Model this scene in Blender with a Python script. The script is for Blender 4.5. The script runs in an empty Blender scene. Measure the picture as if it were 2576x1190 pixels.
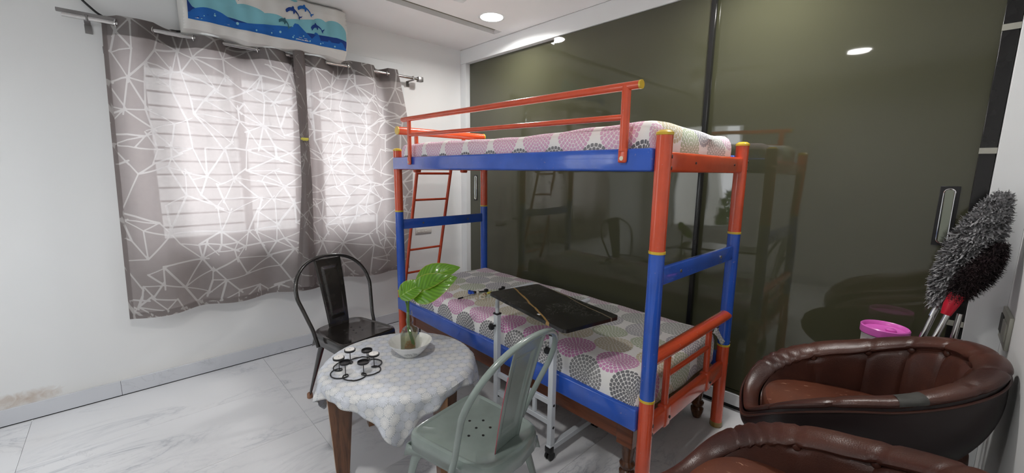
import bpy, bmesh, math, random
import numpy as np
from math import sin, cos, pi, radians as rad_
from mathutils import Vector, Matrix, geometry
random.seed(7)
D = bpy.data
SC = bpy.context.scene
COL = SC.collection
V = Vector

# ------------------------------------------------------------------ camera
CX, CY, CZ = -2.6028, -3.4833, 1.45
YAW, PIT, ROL, FPX = 0.7656, 0.158556, 0.010495, 1026.17
f_ = V((sin(YAW)*cos(PIT), cos(YAW)*cos(PIT), -sin(PIT)))
r_ = V((cos(YAW), -sin(YAW), 0))
u_ = r_.cross(f_)
r2 = r_*cos(ROL) + u_*sin(ROL)
u2 = -r_*sin(ROL) + u_*cos(ROL)
cam = D.cameras.new('camera')
cam.sensor_width = 36
cam.lens = FPX/2576*36
cam.clip_start = 0.02
cam_o = D.objects.new('camera', cam)
COL.objects.link(cam_o)
m = Matrix((r2, u2, -f_)).transposed().to_4x4()
m.translation = (CX, CY, CZ)
cam_o.matrix_world = m
SC.camera = cam_o

# ------------------------------------------------------------------ world, exposure, daylight
w = D.worlds.new('overcast_sky'); SC.world = w; w.use_nodes = True
bg = w.node_tree.nodes['Background']
bg.inputs[0].default_value = (0.93, 0.96, 1.0, 1)
SKY_STRENGTH = 5.0
bg.inputs[1].default_value = SKY_STRENGTH
SC.view_settings.view_transform = 'Standard'
SC.view_settings.look = 'None'
SC.view_settings.gamma = 1
SC.view_settings.use_curve_mapping = False
SC.view_settings.exposure = 0.18

def area(name, loc, size, size_y, rot, energy, color=(1, 1, 1), portal=False):
    l = D.lights.new(name, 'AREA'); l.shape = 'RECTANGLE'; l.size = size; l.size_y = size_y
    l.energy = energy; l.color = color
    if portal: l.cycles.is_portal = True
    o = D.objects.new(name, l); o.location = loc; o.rotation_euler = rot; COL.objects.link(o); return o
LX = -3.9      # the wall opposite the wardrobe
WY = -3.735    # the wall on the right
CH = 2.634
# daylight portals in the two windows
area('window_portal', (-1.65, 0.14, 1.52), 1.62, 1.22, (-pi/2, 0, 0), 1, portal=True)
area('side_window_portal', (LX-0.1, -0.95, 1.4), 1.6, 1.0, (0, -pi/2, 0), 1, portal=True)
DOWNLIGHTS = [(-0.366, -0.902), (-0.366, -2.77), (-2.65, -2.77)]  # the middle one is an unseen fill, added to keep the light even
LAMP_W = 14

# ------------------------------------------------------------------ materials
MATS = {}
class S:
    """a socket wrapped so that shader maths reads like maths"""
    def __init__(s, nt, o): s.nt, s.o = nt, o
    def op(s, k, *a):
        n = s.nt.nodes.new('ShaderNodeMath'); n.operation = k
        for i, x in enumerate((s,)+a):
            if isinstance(x, S): s.nt.links.new(x.o, n.inputs[i])
            else: n.inputs[i].default_value = x
        return S(s.nt, n.outputs[0])
    def __add__(s, x): return s.op('ADD', x)
    def __sub__(s, x): return s.op('SUBTRACT', x)
    def __mul__(s, x): return s.op('MULTIPLY', x)
    def __truediv__(s, x): return s.op('DIVIDE', x)
    def gt(s, x): return s.op('GREATER_THAN', x)
    def lt(s, x): return s.op('LESS_THAN', x)
    def fl(s): return s.op('FLOOR')
    def fr(s): return s.op('FRACT')
    def ab(s): return s.op('ABSOLUTE')
class MB:
    def __init__(s, name, color=(.8, .8, .8), rough=.5, metal=0, spec=.5, coat=0, coat_rough=.05, trans=0, ior=1.45, emit=None, alpha=1):
        s.m = D.materials.new(name); s.m.use_nodes = True; s.nt = s.m.node_tree
        s.b = s.nt.nodes['Principled BSDF']; s.out = s.nt.nodes['Material Output']
        i = s.b.inputs
        i['Base Color'].default_value = (*color, 1); i['Roughness'].default_value = rough
        i['Metallic'].default_value = metal; i['Specular IOR Level'].default_value = spec
        i['Coat Weight'].default_value = coat; i['Coat Roughness'].default_value = coat_rough
        i['Transmission Weight'].default_value = trans; i['IOR'].default_value = ior
        i['Alpha'].default_value = alpha
        if emit: i['Emission Color'].default_value = (*emit[0], 1); i['Emission Strength'].default_value = emit[1]
        MATS[name] = s.m
    def n(s, t, **kw):
        nd = s.nt.nodes.new(t)
        for k, v in kw.items():
            if hasattr(nd, k): setattr(nd, k, v)
            else: nd.inputs[k].default_value = v
        return nd
    def l(s, a, b): s.nt.links.new(a.o if isinstance(a, S) else a, b)
    def coord(s, kind='Object', scale=(1, 1, 1), rot=(0, 0, 0)):
        tc = s.n('ShaderNodeTexCoord'); mp = s.n('ShaderNodeMapping')
        mp.inputs['Scale'].default_value = scale; mp.inputs['Rotation'].default_value = rot
        s.l(tc.outputs[kind], mp.inputs[0]); return mp.outputs[0]
    def noise(s, co, scale=5, detail=4, rough=.5, dist=0):
        nz = s.n('ShaderNodeTexNoise'); s.l(co, nz.inputs['Vector'])
        nz.inputs['Scale'].default_value = scale; nz.inputs['Detail'].default_value = detail
        nz.inputs['Roughness'].default_value = rough; nz.inputs['Distortion'].default_value = dist
        return nz.outputs[0]
    def ramp(s, fac, stops, interp='LINEAR'):
        r = s.n('ShaderNodeValToRGB'); r.color_ramp.interpolation = interp
        el = r.color_ramp.elements
        el[0].position, el[0].color = stops[0][0], (*stops[0][1], 1)
        el[1].position, el[1].color = stops[-1][0], (*stops[-1][1], 1)
        for p, c in stops[1:-1]: el.new(p).color = (*c, 1)
        s.l(fac, r.inputs[0]); return r.outputs[0]
    def mix(s, fac, a, b, mode='MIX'):
        x = s.n('ShaderNodeMix'); x.data_type = 'RGBA'; x.blend_type = mode
        for v, i in ((fac, 0), (a, 6), (b, 7)):
            if isinstance(v, (int, float)): x.inputs[i].default_value = v
            elif isinstance(v, tuple): x.inputs[i].default_value = (*v, 1)
            else: s.l(v, x.inputs[i])
        return x.outputs[2]
    def color(s, o): s.l(o, s.b.inputs['Base Color']); return s
    def bump(s, h, strength=.2, dist=.01):
        b = s.n('ShaderNodeBump'); b.inputs['Strength'].default_value = strength; b.inputs['Distance'].default_value = dist
        s.l(h, b.inputs['Height']); s.l(b.outputs[0], s.b.inputs['Normal']); return s
def simple(name, color, rough=.5, var=.06, nscale=12, bump=0, **kw):
    """a plain surface with a little procedural unevenness"""
    x = MB(name, color, rough, **kw); co = x.coord()
    nz = x.noise(co, nscale, 3)
    d = tuple(max(0, c*(1-var*2)) for c in color)
    x.color(x.ramp(nz, [(.3, d), (.65, color)]))
    if bump: x.bump(x.noise(co, nscale*8, 3), bump, .002)
    return x

# wall paint with faint blotches and the damp patch low on the window wall
x = MB('wall_paint', (.78, .79, .79), .55); co = x.coord()
base = x.ramp(x.noise(co, 1.1, 3), [(.3, (.77, .785, .79)), (.7, (.81, .815, .81))])
sp = x.n('ShaderNodeSeparateXYZ'); x.l(co, sp.inputs[0])
X_, Y_, Z_ = (S(x.nt, sp.outputs[i]) for i in range(3))
dx = (X_+3.12)/.17; dz = (Z_-.135)/.05
dd = (dx*dx+dz*dz)
damp = (S(x.nt, x.noise(co, 16, 6, .65, 1.2))*1.5-.15-dd*.6).op('MAXIMUM', 0.0).op('MINIMUM', 1.0)
low = ((Z_*-6.0)+1.15).op('MAXIMUM', 0.0).op('MINIMUM', 1.0)*S(x.nt, x.noise(co, 5, 4))*.38
c1 = x.mix(low, base, (.66, .60, .47)); x.color(x.mix(damp*.8, c1, (.42, .29, .19)))
x.bump(x.noise(co, 60, 3), .05, .001)
simple('ceiling_paint', (.86, .855, .86), .6, .02, 2)
simple('groove_paint', (.20, .185, .14), .35, .05, 4)
simple('white_laminate', (.76, .78, .79), .34, .02, 3, spec=.3)
simple('dark_gap', (.02, .02, .02), .5)
simple('grout', (.38, .38, .38), .7)
simple('outside_ground', (.5, .47, .4), .8, .1, 3)

def marble(name, rough=.12, tint=(.80, .81, .83), scale=1.0):
    x = MB(name, tint, rough, spec=.5)
    tc = x.n('ShaderNodeTexCoord'); oi = x.n('ShaderNodeObjectInfo')
    mp = x.n('ShaderNodeMapping'); mp.inputs['Scale'].default_value = (scale*.8, scale*2.0, scale)
    mp.inputs['Rotation'].default_value = (0, 0, .3)
    x.l(tc.outputs['Object'], mp.inputs[0])
    va = x.n('ShaderNodeVectorMath', operation='ADD'); x.l(mp.outputs[0], va.inputs[0])
    rr = x.n('ShaderNodeVectorMath', operation='SCALE'); cb = x.n('ShaderNodeCombineXYZ')
    x.l(oi.outputs['Random'], cb.inputs[0]); x.l(oi.outputs['Random'], cb.inputs[1]); x.l(cb.outputs[0], rr.inputs[0]); rr.inputs['Scale'].default_value = 37
    x.l(rr.outputs[0], va.inputs[1]); co = va.outputs[0]
    n1 = S(x.nt, x.noise(co, 1.3, 7, .62, 1.0)); v1 = (n1-.5).ab()
    vein = x.ramp(v1, [(0.0, (1, 1, 1)), (.012, (.35, .35, .35)), (.05, (0, 0, 0))])
    n2 = S(x.nt, x.noise(co, 2.9, 6, .6, 1.8)); v2 = (n2-.47).ab()
    vein2 = x.ramp(v2, [(0.0, (1, 1, 1)), (.016, (0, 0, 0))])
    mask = x.ramp(x.noise(co, 1.1, 2), [(.42, (0, 0, 0)), (.62, (1, 1, 1))])
    cl = x.mix(x.noise(co, .9, 3), tint, tuple(c*.93 for c in tint))
    a = x.mix(x.mix(1.0, vein, mask, 'MULTIPLY'), cl, (.50, .52, .56))
    b_ = x.mix(1.0, vein2, mask, 'MULTIPLY')
    fac = x.n('ShaderNodeMath', operation='MULTIPLY'); x.l(b_, fac.inputs[0]); fac.inputs[1].default_value = .35
    x.color(x.mix(fac.outputs[0], a, (.45, .46, .49))); return x
marble('floor_marble', .10)
marble('skirting_marble', .22, (.66, .68, .72), 1.6)

def wood(name, c1, c2, rough=.3, sc=(14, 14, 1.2), coat=.3):
    x = MB(name, c1, rough, coat=coat); co = x.coord(scale=sc)
    n = x.noise(co, 2.2, 6, .6, .8)
    x.color(x.ramp(n, [(.3, c1), (.5, c2), (.7, c1)])); x.bump(n, .08, .002); return x
wood('table_wood', (.055, .022, .010), (.16, .068, .030), .3)
wood('table_wood_edge', (.30, .15, .07), (.38, .20, .10), .4)
wood('cot_wood', (.10, .026, .010), (.19, .058, .022), .28, (14, 1.2, 14))
wood('cot_leg_wood', (.055, .020, .010), (.11, .045, .02), .25)
wood('plywood', (.20, .12, .06), (.27, .17, .09), .6, coat=0)

def paint(name, c, rough=.22, dust=.0):
    x = MB(name, c, rough, coat=.6, coat_rough=.08); co = x.coord()
    k = x.ramp(x.noise(co, 9, 5), [(.35, tuple(q*.86 for q in c)), (.6, c)])
    sc = x.ramp(x.noise(co, 70, 2), [(.70, (0, 0, 0)), (.76, (1, 1, 1))])
    f = x.n('ShaderNodeMath', operation='MULTIPLY'); x.l(sc, f.inputs[0]); f.inputs[1].default_value = .25
    x.color(x.mix(f.outputs[0], k, (.5, .4, .35))); return x
paint('red_paint', (.68, .085, .028))
paint('blue_paint', (.024, .105, .54))
paint('yellow_plastic', (.70, .47, .03), .35)
paint('ochre_rubber', (.32, .20, .04), .5)
simple('bolt_metal', (.5, .45, .35), .35, metal=1)
simple('dark_bolt', (.03, .02, .02), .5)
simple('chrome', (.75, .75, .75), .12, .03, metal=1)
simple('steel_tube', (.62, .61, .60), .16, .05, metal=1)
simple('steel_rail', (.30, .29, .29), .4, .1, metal=1)
simple('black_profile', (.012, .012, .012), .2)
simple('black_plastic', (.012, .012, .013), .35)
simple('white_frame_paint', (.66, .70, .74), .3, .04)
simple('white_plastic', (.75, .74, .70), .4, .03)
simple('cream_plastic', (.70, .62, .46), .35)
simple('blue_plastic', (.03, .10, .55), .35)
simple('yellow_piece_plastic', (.65, .60, .10), .35)
simple('brown_piece_plastic', (.35, .14, .04), .35)
simple('pink_plastic', (.72, .14, .55), .3)
simple('bin_plastic', (.65, .62, .62), .4)
simple('red_plastic', (.50, .01, .03), .3)
simple('switch_plastic', (.36, .36, .31), .45)
simple('porcelain', (.86, .86, .84), .12, .01, coat=.5)
simple('candle_wax', (.82, .80, .77), .4, .03)
simple('print_grey', (.42, .44, .42), .3)
simple('rubber_foot', (.30, .15, .09), .6)
simple('root_fibre', (.55, .25, .09), .6, .2, 60)
simple('plant_stem', (.10, .22, .03), .4, .2, 20)
simple('cable_black', (.01, .01, .01), .4)
simple('thread_cloth', (.62, .60, .57), .8)

# dark olive back-painted glass, slightly wavy
x = MB('wardrobe_glass', (.045, .047, .028), .035, spec=.5, ior=1.55); co = x.coord()
x.color(x.ramp(x.noise(co, .9, 2), [(.3, (.052, .053, .031)), (.7, (.062, .063, .037))]))
x.b.inputs['Coat Weight'].default_value = .35; x.b.inputs['Coat Roughness'].default_value = .02
x.bump(x.noise(co, 2.6, 1.2, .4), .16, .02)
x = MB('handle_glass', (.25, .27, .22), .08, metal=.8)
# tolix chair enamel
x = simple('grey_enamel', (.235, .285, .265), .24, .10, 7, coat=.4)
x = MB('black_enamel', (.016, .014, .013), .22, coat=.5); co = x.coord()
x.color(x.ramp(x.noise(co, 8, 4), [(.35, (.012, .011, .010)), (.7, (.03, .026, .023))]))
simple('maroon_underside', (.12, .012, .014), .4)
simple('pink_edge_mark', (.42, .09, .12), .5)
# leather
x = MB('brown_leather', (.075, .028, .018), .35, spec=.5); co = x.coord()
n1 = x.noise(co, 5, 5)
wear = S(x.nt, x.noise(co, 34, 6, .7, 1.4)); k = x.ramp(wear, [(.66, (0, 0, 0)), (.72, (1, 1, 1))])
f = x.n('ShaderNodeMath', operation='MULTIPLY'); x.l(k, f.inputs[0]); f.inputs[1].default_value = .35
x.color(x.mix(f.outputs[0], x.ramp(n1, [(.3, (.038, .015, .012)), (.7, (.080, .029, .019))]), (.26, .12, .07)))
vo = x.n('ShaderNodeTexVoronoi'); x.l(co, vo.inputs['Vector']); vo.inputs['Scale'].default_value = 240
ad = x.n('ShaderNodeMath', operation='MULTIPLY_ADD'); x.l(vo.outputs[0], ad.inputs[0]); ad.inputs[1].default_value = .25; x.l(x.noise(co, 14, 4), ad.inputs[2])
x.bump(ad.outputs[0], .28, .004)
x = MB('seat_leather', (.11, .035, .018), .38); co = x.coord()
n1 = x.noise(co, 5, 5)
cr = x.noise(x.coord(scale=(1, 3.2, 1), rot=(0, 0, .35)), 26, 3, .5, .6)
k = x.ramp(cr, [(.675, (0, 0, 0)), (.70, (1, 1, 1))])
x.color(x.mix(k, x.ramp(n1, [(.3, (.075, .022, .012)), (.7, (.13, .042, .022))]), (.38, .21, .14)))
x.bump(x.noise(co, 40, 4), .1, .003)
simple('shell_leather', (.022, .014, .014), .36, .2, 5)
simple('leather_patch', (.05, .05, .045), .7, .2, 40)

# black marble tray
x = MB('black_marble', (.012, .012, .012), .25, coat=.2); co = x.coord()
sp = x.n('ShaderNodeSeparateXYZ'); x.l(co, sp.inputs[0]); px, py = S(x.nt, sp.outputs[0]), S(x.nt, sp.outputs[1])
nz = S(x.nt, x.noise(co, 4, 4)); nf = S(x.nt, x.noise(co, 14, 4))
d1 = (px-py*.313+.097+(nz-.5)*.05+(nf-.5)*.012).ab()
d2 = (px-py*.105-.143+(nz-.5)*.05+(nf-.5)*.012).ab()
g1 = d1.lt(.0050); g2 = d2.lt(.0038)
fine = S(x.nt, x.noise(co, 7, 6, .7, 2.2)); fv = (fine-.52).ab().lt(.0022)*S(x.nt, x.noise(co, 5, 1)).gt(.52)
c = x.mix(fv*.5, x.ramp(x.noise(co, 9, 6), [(.4, (.010, .010, .010)), (.8, (.03, .03, .03))]), (.45, .45, .42))
c = x.mix(g1, c, (.33, .20, .07)); x.color(x.mix(g2*.7, c, (.26, .20, .13)))

def lattice(x, u, v, sx, sy, R, nbase=5, dr=None, petals=None):
    """nearest centre of two interleaved grids -> radius, angle, centre u, v cell id"""
    def cell(u, v, ou, ov):
        a = (u-ou)/sx; b = (v-ov)/sy
        ia = (a+.5).fl(); ib = (b+.5).fl()
        return (a-ia)*sx, (b-ib)*sy, ia*sx+ou, ib*sy+ov
    def sel(k, a, b): return a+(b-a)*k
    a = cell(u, v, 0, 0); b = cell(u, v, sx/2, sy/2)
    ra = (a[0]*a[0]+a[1]*a[1]); rb = (b[0]*b[0]+b[1]*b[1])
    k = rb.op('LESS_THAN', ra)
    du, dv, cu, cv = (sel(k, p, q) for p, q in zip(a, b))
    r = (du*du+dv*dv).op('SQRT'); th = dv.op('ARCTAN2', du)/(2*pi)+.5
    return r, th, cu, cv
# bed linen: dahlia discs in rows of pink, sand, green and grey
def sheet(name, pink, grey):
    x = MB(name, (.8, .8, .8), .8, spec=.2)
    tc = x.n('ShaderNodeTexCoord'); sp = x.n('ShaderNodeSeparateXYZ'); x.l(tc.outputs['UV'], sp.inputs[0])
    u, v = S(x.nt, sp.outputs[0]), S(x.nt, sp.outputs[1])
    r, th, cu, cv = lattice(x, u, v, .30, .238, .1)
    ring = (r/.0162).fl(); rf = (r/.0162).fr()
    cnt = ring*4.0+7.0
    tf = (th*cnt+(ring*.5).fr()).fr()
    taper = ((rf-.72)*.55).op('MAXIMUM', 0.0)
    petal = ((tf-.5).ab()+taper).lt(.425)*rf.gt(.11)*ring.lt(5.5)
    petal = petal*1.0
    row = (cu/.15+.5).fl()/8.0+.06
    rowc = x.ramp(row, [(0, grey), (.124, pink), (.249, (.58, .52, .36)), (.374, (.43, .50, .34)), (.499, (.40, .40, .44)), (.624, (.42, .44, .42)), (.749, (.58, .42, .52)), (.9, (.4, .4, .4))], 'CONSTANT')
    shade = x.mix((cv*3.7).fr()*.22, rowc, (.62, .60, .58))
    x.color(x.mix(petal, (.84, .83, .81), shade))
    x.bump(x.noise(x.coord(), 9, 4), .25, .012)
sheet('dahlia_sheet', (.62, .25, .49), (.19, .19, .20))
sheet('dahlia_sheet_pale', (.70, .42, .58), (.16, .16, .17))  # same print with a paler pink and slightly darker grey
# pale table linen: small daisies, white and bluish
x = MB('daisy_tablecloth', (.8, .8, .8), .75, spec=.25)
tc = x.n('ShaderNodeTexCoord'); sp = x.n('ShaderNodeSeparateXYZ'); x.l(tc.outputs['UV'], sp.inputs[0])
u, v = S(x.nt, sp.outputs[0]), S(x.nt, sp.outputs[1])
r, th, cu, cv = lattice(x, u, v, .078, .047, .02)
pf = ((th*18.0).fr()-.5).ab()
edge = (pf*-.011)+.0245
star = r.lt(edge)
slit = (pf.gt(.41)*r.gt(.009))
hue = ((cu/.036+.5).fl()*.5+(cv/.05).fl()*.37).fr()
pc = x.mix(hue.gt(.45), (.74, .745, .745), (.66, .69, .75))
c = x.mix(star, (.50, .525, .56), pc); x.color(x.mix(slit*star*.9, c, (.36, .39, .44)))
co = x.coord(); x.bump(r, .3, .004)

# curtain: sheer grey-brown cloth that lets daylight glow through
def curtain(name, c, tl, transp, sheer=True):
    x = MB(name, c, .85, spec=.1)
    co = x.coord(scale=(1, 1, 1)); tr = x.n('ShaderNodeBsdfTranslucent'); tr.inputs[0].default_value = (*tl, 1)
    tp = x.n('ShaderNodeBsdfTransparent'); tp.inputs[0].default_value = (.9, .88, .86, 1)
    a = x.n('ShaderNodeMixShader'); a.inputs[0].default_value = .5; x.l(x.b.outputs[0], a.inputs[1]); x.l(tr.outputs[0], a.inputs[2])
    b = x.n('ShaderNodeMixShader'); b.inputs[0].default_value = transp; x.l(a.outputs[0], b.inputs[1]); x.l(tp.outputs[0], b.inputs[2])
    x.l(b.outputs[0], x.out.inputs[0])
    x.color(x.ramp(x.noise(co, 30, 3), [(.3, tuple(q*.92 for q in c)), (.7, c)])); return x
curtain('curtain_cloth', (.30, .275, .27), (.56, .50, .49), .035)
# the printed line web: 'web' holds each point's distance to the nearest printed line, in metres
x = MB('curtain_cloth', (.3, .27, .26), .85, spec=.1)
at = x.n('ShaderNodeAttribute'); at.attribute_name = 'web'; ln = S(x.nt, at.outputs['Fac'])
k = ((ln-.0050)*-900.0).op('MAXIMUM', 0.0).op('MINIMUM', 1.0)
wv_ = x.ramp(x.noise(x.coord(), 30, 3), [(.3, (.28, .255, .25)), (.7, (.31, .285, .28))])
x.color(x.mix(k, wv_, (.60, .585, .57)))
tr = x.n('ShaderNodeBsdfTranslucent'); x.l(x.mix(k, (.46, .395, .38), (.59, .54, .53)), tr.inputs[0])
tp = x.n('ShaderNodeBsdfTransparent'); tp.inputs[0].default_value = (.9, .88, .86, 1)
a = x.n('ShaderNodeMixShader'); a.inputs[0].default_value = .5; x.l(x.b.outputs[0], a.inputs[1]); x.l(tr.outputs[0], a.inputs[2])
b = x.n('ShaderNodeMixShader'); x.l(k*-.03+.045, b.inputs[0]); x.l(a.outputs[0], b.inputs[1]); x.l(tp.outputs[0], b.inputs[2]); x.l(b.outputs[0], x.out.inputs[0])
curtain('curtain_header', (.20, .185, .18), (.12, .11, .11), .0)
# air conditioner cover prints
simple('cover_cloth', (.72, .71, .68), .75, .03, 5)
simple('cover_aqua', (.22, .52, .60), .75, .03, 5)
simple('cover_blue', (.010, .13, .47), .7, .05, 5)
simple('cover_navy', (.006, .045, .25), .7, .05, 5)
simple('cover_teal', (.04, .15, .20), .7, .05, 5)
simple('cover_dot', (.30, .62, .72), .7)

# leaf
x = MB('leaf_green', (.14, .32, .02), .32, coat=.2)
tc = x.n('ShaderNodeTexCoord'); sp = x.n('ShaderNodeSeparateXYZ'); x.l(tc.outputs['UV'], sp.inputs[0])
u, v = S(x.nt, sp.outputs[0]), S(x.nt, sp.outputs[1])
vein = ((u*11.0-(v.ab()*3.0)).fr()-.5).ab()
c = x.ramp(vein, [(0, (.15, .36, .02)), (.5, (.075, .20, .010))])
mid = v.ab().lt(.035)
x.color(x.mix(mid*.6, x.mix(v.ab().gt(.95)*.6, c, (.40, .35, .05)), (.42, .58, .12)))
tr = x.n('ShaderNodeBsdfTranslucent'); tr.inputs[0].default_value = (.25, .5, .03, 1)
a = x.n('ShaderNodeMixShader'); a.inputs[0].default_value = .25; x.l(x.b.outputs[0], a.inputs[1]); x.l(tr.outputs[0], a.inputs[2]); x.l(a.outputs[0], x.out.inputs[0])
x.bump(vein, .3, .003)
for nm, tc_, io in (('bottle_glass', (.93, .955, .93), 1.5), ('bottle_water', (.90, .87, .70), 1.33)):
    x = MB(nm, tc_, .02); tp = x.n('ShaderNodeBsdfTransparent'); tp.inputs[0].default_value = (*tc_, 1)
    gl = x.n('ShaderNodeBsdfGlossy'); gl.inputs['Roughness'].default_value = .03; lw = x.n('ShaderNodeLayerWeight'); lw.inputs[0].default_value = .5; q_ = S(x.nt, lw.outputs['Facing']); fr_ = q_*q_*.6+(.05 if io > 1.4 else .01)
    a = x.n('ShaderNodeMixShader'); x.l(fr_, a.inputs[0]); x.l(tp.outputs[0], a.inputs[1]); x.l(gl.outputs[0], a.inputs[2]); x.l(a.outputs[0], x.out.inputs[0])
MB('window_glass', (.95, .97, .97), .02, trans=1, ior=1.05)
MB('lamp_diffuser', (1, 1, 1), .5, emit=((1, .98, .95), 14))
x = MB('duster_grey', (.17, .17, .175), .9); co = x.coord(); x.color(x.ramp(x.noise(co, 28, 3), [(.3, (.14, .14, .145)), (.7, (.32, .32, .33))]))
x = MB('duster_black', (.012, .006, .007), .9); co = x.coord(); x.color(x.ramp(x.noise(co, 18, 3), [(.3, (.008, .004, .005)), (.7, (.02, .008, .01))]))
x = MB('rug_pattern', (.2, .03, .04), .9); co = x.coord(); wv = x.n('ShaderNodeTexWave'); wv.bands_direction = 'Y'; x.l(co, wv.inputs[0]); wv.inputs['Scale'].default_value = 3.5
x.color(x.ramp(wv.outputs[0], [(0, (.12, .01, .03)), (.45, (.25, .02, .06)), (.5, (.02, .02, .06)), (.8, (.03, .02, .05)), (.9, (.45, .25, .05))], 'CONSTANT'))
simple('foliage', (.06, .16, .03), .6, .3, 10)

# ------------------------------------------------------------------ geometry helpers
def tag(o, label=None, cat=None, group=None, kind=None):
    if label: o['label'] = label
    if cat: o['category'] = cat
    if group: o['group'] = group
    if kind: o['kind'] = kind
    return o
def thing(name, label, cat, loc=(0, 0, 0), rz=0, group=None):
    o = D.objects.new(name, None); o.empty_display_size = .1; o.location = loc; o.rotation_euler = (0, 0, rz)
    COL.objects.link(o); return tag(o, label, cat, group)
def obj(name, bm, mats, parent=None, smooth=True, loc=None):
    me = D.meshes.new(name); bm.normal_update(); bm.to_mesh(me); bm.free()
    o = D.objects.new(name, me); COL.objects.link(o)
    for mm in (mats if isinstance(mats, (list, tuple)) else [mats]): me.materials.append(MATS[mm])
    if smooth:
        me.shade_smooth() if hasattr(me, 'shade_smooth') else None
        try: me.set_sharp_from_angle(angle=rad_(38))
        except Exception: pass
    if loc: o.location = loc
    if parent: o.parent = parent
    return o
def box(bm, lo, hi, bev=0, seg=2, mat=0, M=None):
    r = bmesh.ops.create_cube(bm, size=1); vs = r['verts']
    for v in vs:
        v.co = V([(lo[i]+hi[i])/2+v.co[i]*(hi[i]-lo[i]) for i in range(3)])
    fs = set(f for v in vs for f in v.link_faces)
    if bev:
        es = list(set(e for v in vs for e in v.link_edges))
        rr = bmesh.ops.bevel(bm, geom=es, offset=bev, segments=seg, affect='EDGES', profile=.5)
        fs = set(rr['faces']) | set(f for f in bm.faces if f.is_valid and any(v in rr['verts'] for v in f.verts))
        vs = list(set(v for f in fs for v in f.verts))
    for f in fs:
        if f.is_valid: f.material_index = mat
    if M is not None:
        for v in vs: v.co = M @ v.co
    return vs
def boxo(name, lo, hi, mat, parent=None, bev=0, seg=2, M=None):
    bm = bmesh.new(); box(bm, lo, hi, bev, seg, 0, M); return obj(name, bm, mat, parent)
def frames(path, closed=False):
    n = len(path); T = []
    for i in range(n):
        a = path[(i-1) % n] if (closed or i > 0) else path[i]
        b = path[(i+1) % n] if (closed or i < n-1) else path[i]
        t = (b-a); T.append(t.normalized() if t.length > 1e-9 else V((0, 0, 1)))
    up = V((0, 0, 1)) if abs(T[0].z) < .9 else V((1, 0, 0))
    N = (up-T[0]*up.dot(T[0])).normalized(); out = []
    for i in range(n):
        N = (N-T[i]*N.dot(T[i])); N = N.normalized() if N.length > 1e-6 else T[i].orthogonal().normalized()
        out.append((N, T[i].cross(N)))
    return out
def tube(bm, path, r, seg=12, closed=False, caps=True, mat=0, sq=None):
    """r: number or list; sq=(w,h) for a rectangular section"""
    path = [V(p) for p in path]; fr = frames(path, closed); rings = []
    for i, p in enumerate(path):
        N, B = fr[i]; rr = r[i] if isinstance(r, (list, tuple)) else r
        if sq: pts = [N*a*sq[1]/2+B*b*sq[0]/2 for a, b in ((1, 1), (1, -1), (-1, -1), (-1, 1))]
        else: pts = [N*cos(2*pi*k/seg)*rr+B*sin(2*pi*k/seg)*rr for k in range(seg)]
        rings.append([bm.verts.new(p+q) for q in pts])
    n = len(rings); s = len(rings[0])
    for i in range(n if closed else n-1):
        a, b = rings[i], rings[(i+1) % n]
        for k in range(s):
            f = bm.faces.new((a[k], a[(k+1) % s], b[(k+1) % s], b[k])); f.material_index = mat
    if caps and not closed:
        f = bm.faces.new(rings[0][::-1]); f.material_index = mat
        f = bm.faces.new(rings[-1]); f.material_index = mat
    return rings
def tubeo(name, path, r, mat, parent=None, **kw):
    bm = bmesh.new(); tube(bm, path, r, **kw); bmesh.ops.recalc_face_normals(bm, faces=bm.faces[:]); return obj(name, bm, mat, parent)
def lathe(bm, prof, c=(0, 0, 0), seg=32, mat=0, mod=None):
    """prof: (r, z) list from bottom to top; mod(angle, r, z) may change r"""
    rings = []
    for r, z in prof:
        if r < 1e-6: rings.append([bm.verts.new((c[0], c[1], c[2]+z))]); continue
        ring = []
        for k in range(seg):
            a = 2*pi*k/seg; q = mod(a, r, z) if mod else r
            ring.append(bm.verts.new((c[0]+q*cos(a), c[1]+q*sin(a), c[2]+z)))
        rings.append(ring)
    for a, b in zip(rings, rings[1:]):
        for k in range(seg):
            k2 = (k+1) % seg
            if len(a) == 1 and len(b) == 1: continue
            if len(a) == 1: vs = (a[0], b[k2], b[k])
            elif len(b) == 1: vs = (a[k], a[k2], b[0])
            else: vs = (a[k], a[k2], b[k2], b[k])
            f = bm.faces.new(vs); f.material_index = mat
def latheo(name, prof, mat, parent=None, c=(0, 0, 0), seg=32, mod=None):
    bm = bmesh.new(); lathe(bm, prof, c, seg, 0, mod); bmesh.ops.recalc_face_normals(bm, faces=bm.faces[:]); return obj(name, bm, mat, parent)
def grid(bm, nu, nv, fn, closed_u=False, mat=0, uv=None):
    lay = bm.loops.layers.uv.verify() if uv else None
    P = [[bm.verts.new(fn(i/nu, j/nv)) for j in range(nv+1)] for i in range(nu if closed_u else nu+1)]
    for i in range(nu):
        for j in range(nv):
            i2 = (i+1) % len(P)
            f = bm.faces.new((P[i][j], P[i2][j], P[i2][j+1], P[i][j+1])); f.material_index = mat
            if uv:
                for lp, (a, b) in zip(f.loops, ((i, j), (i+1, j), (i+1, j+1), (i, j+1))): lp[lay].uv = uv(a/nu, b/nv)
    return P
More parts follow.
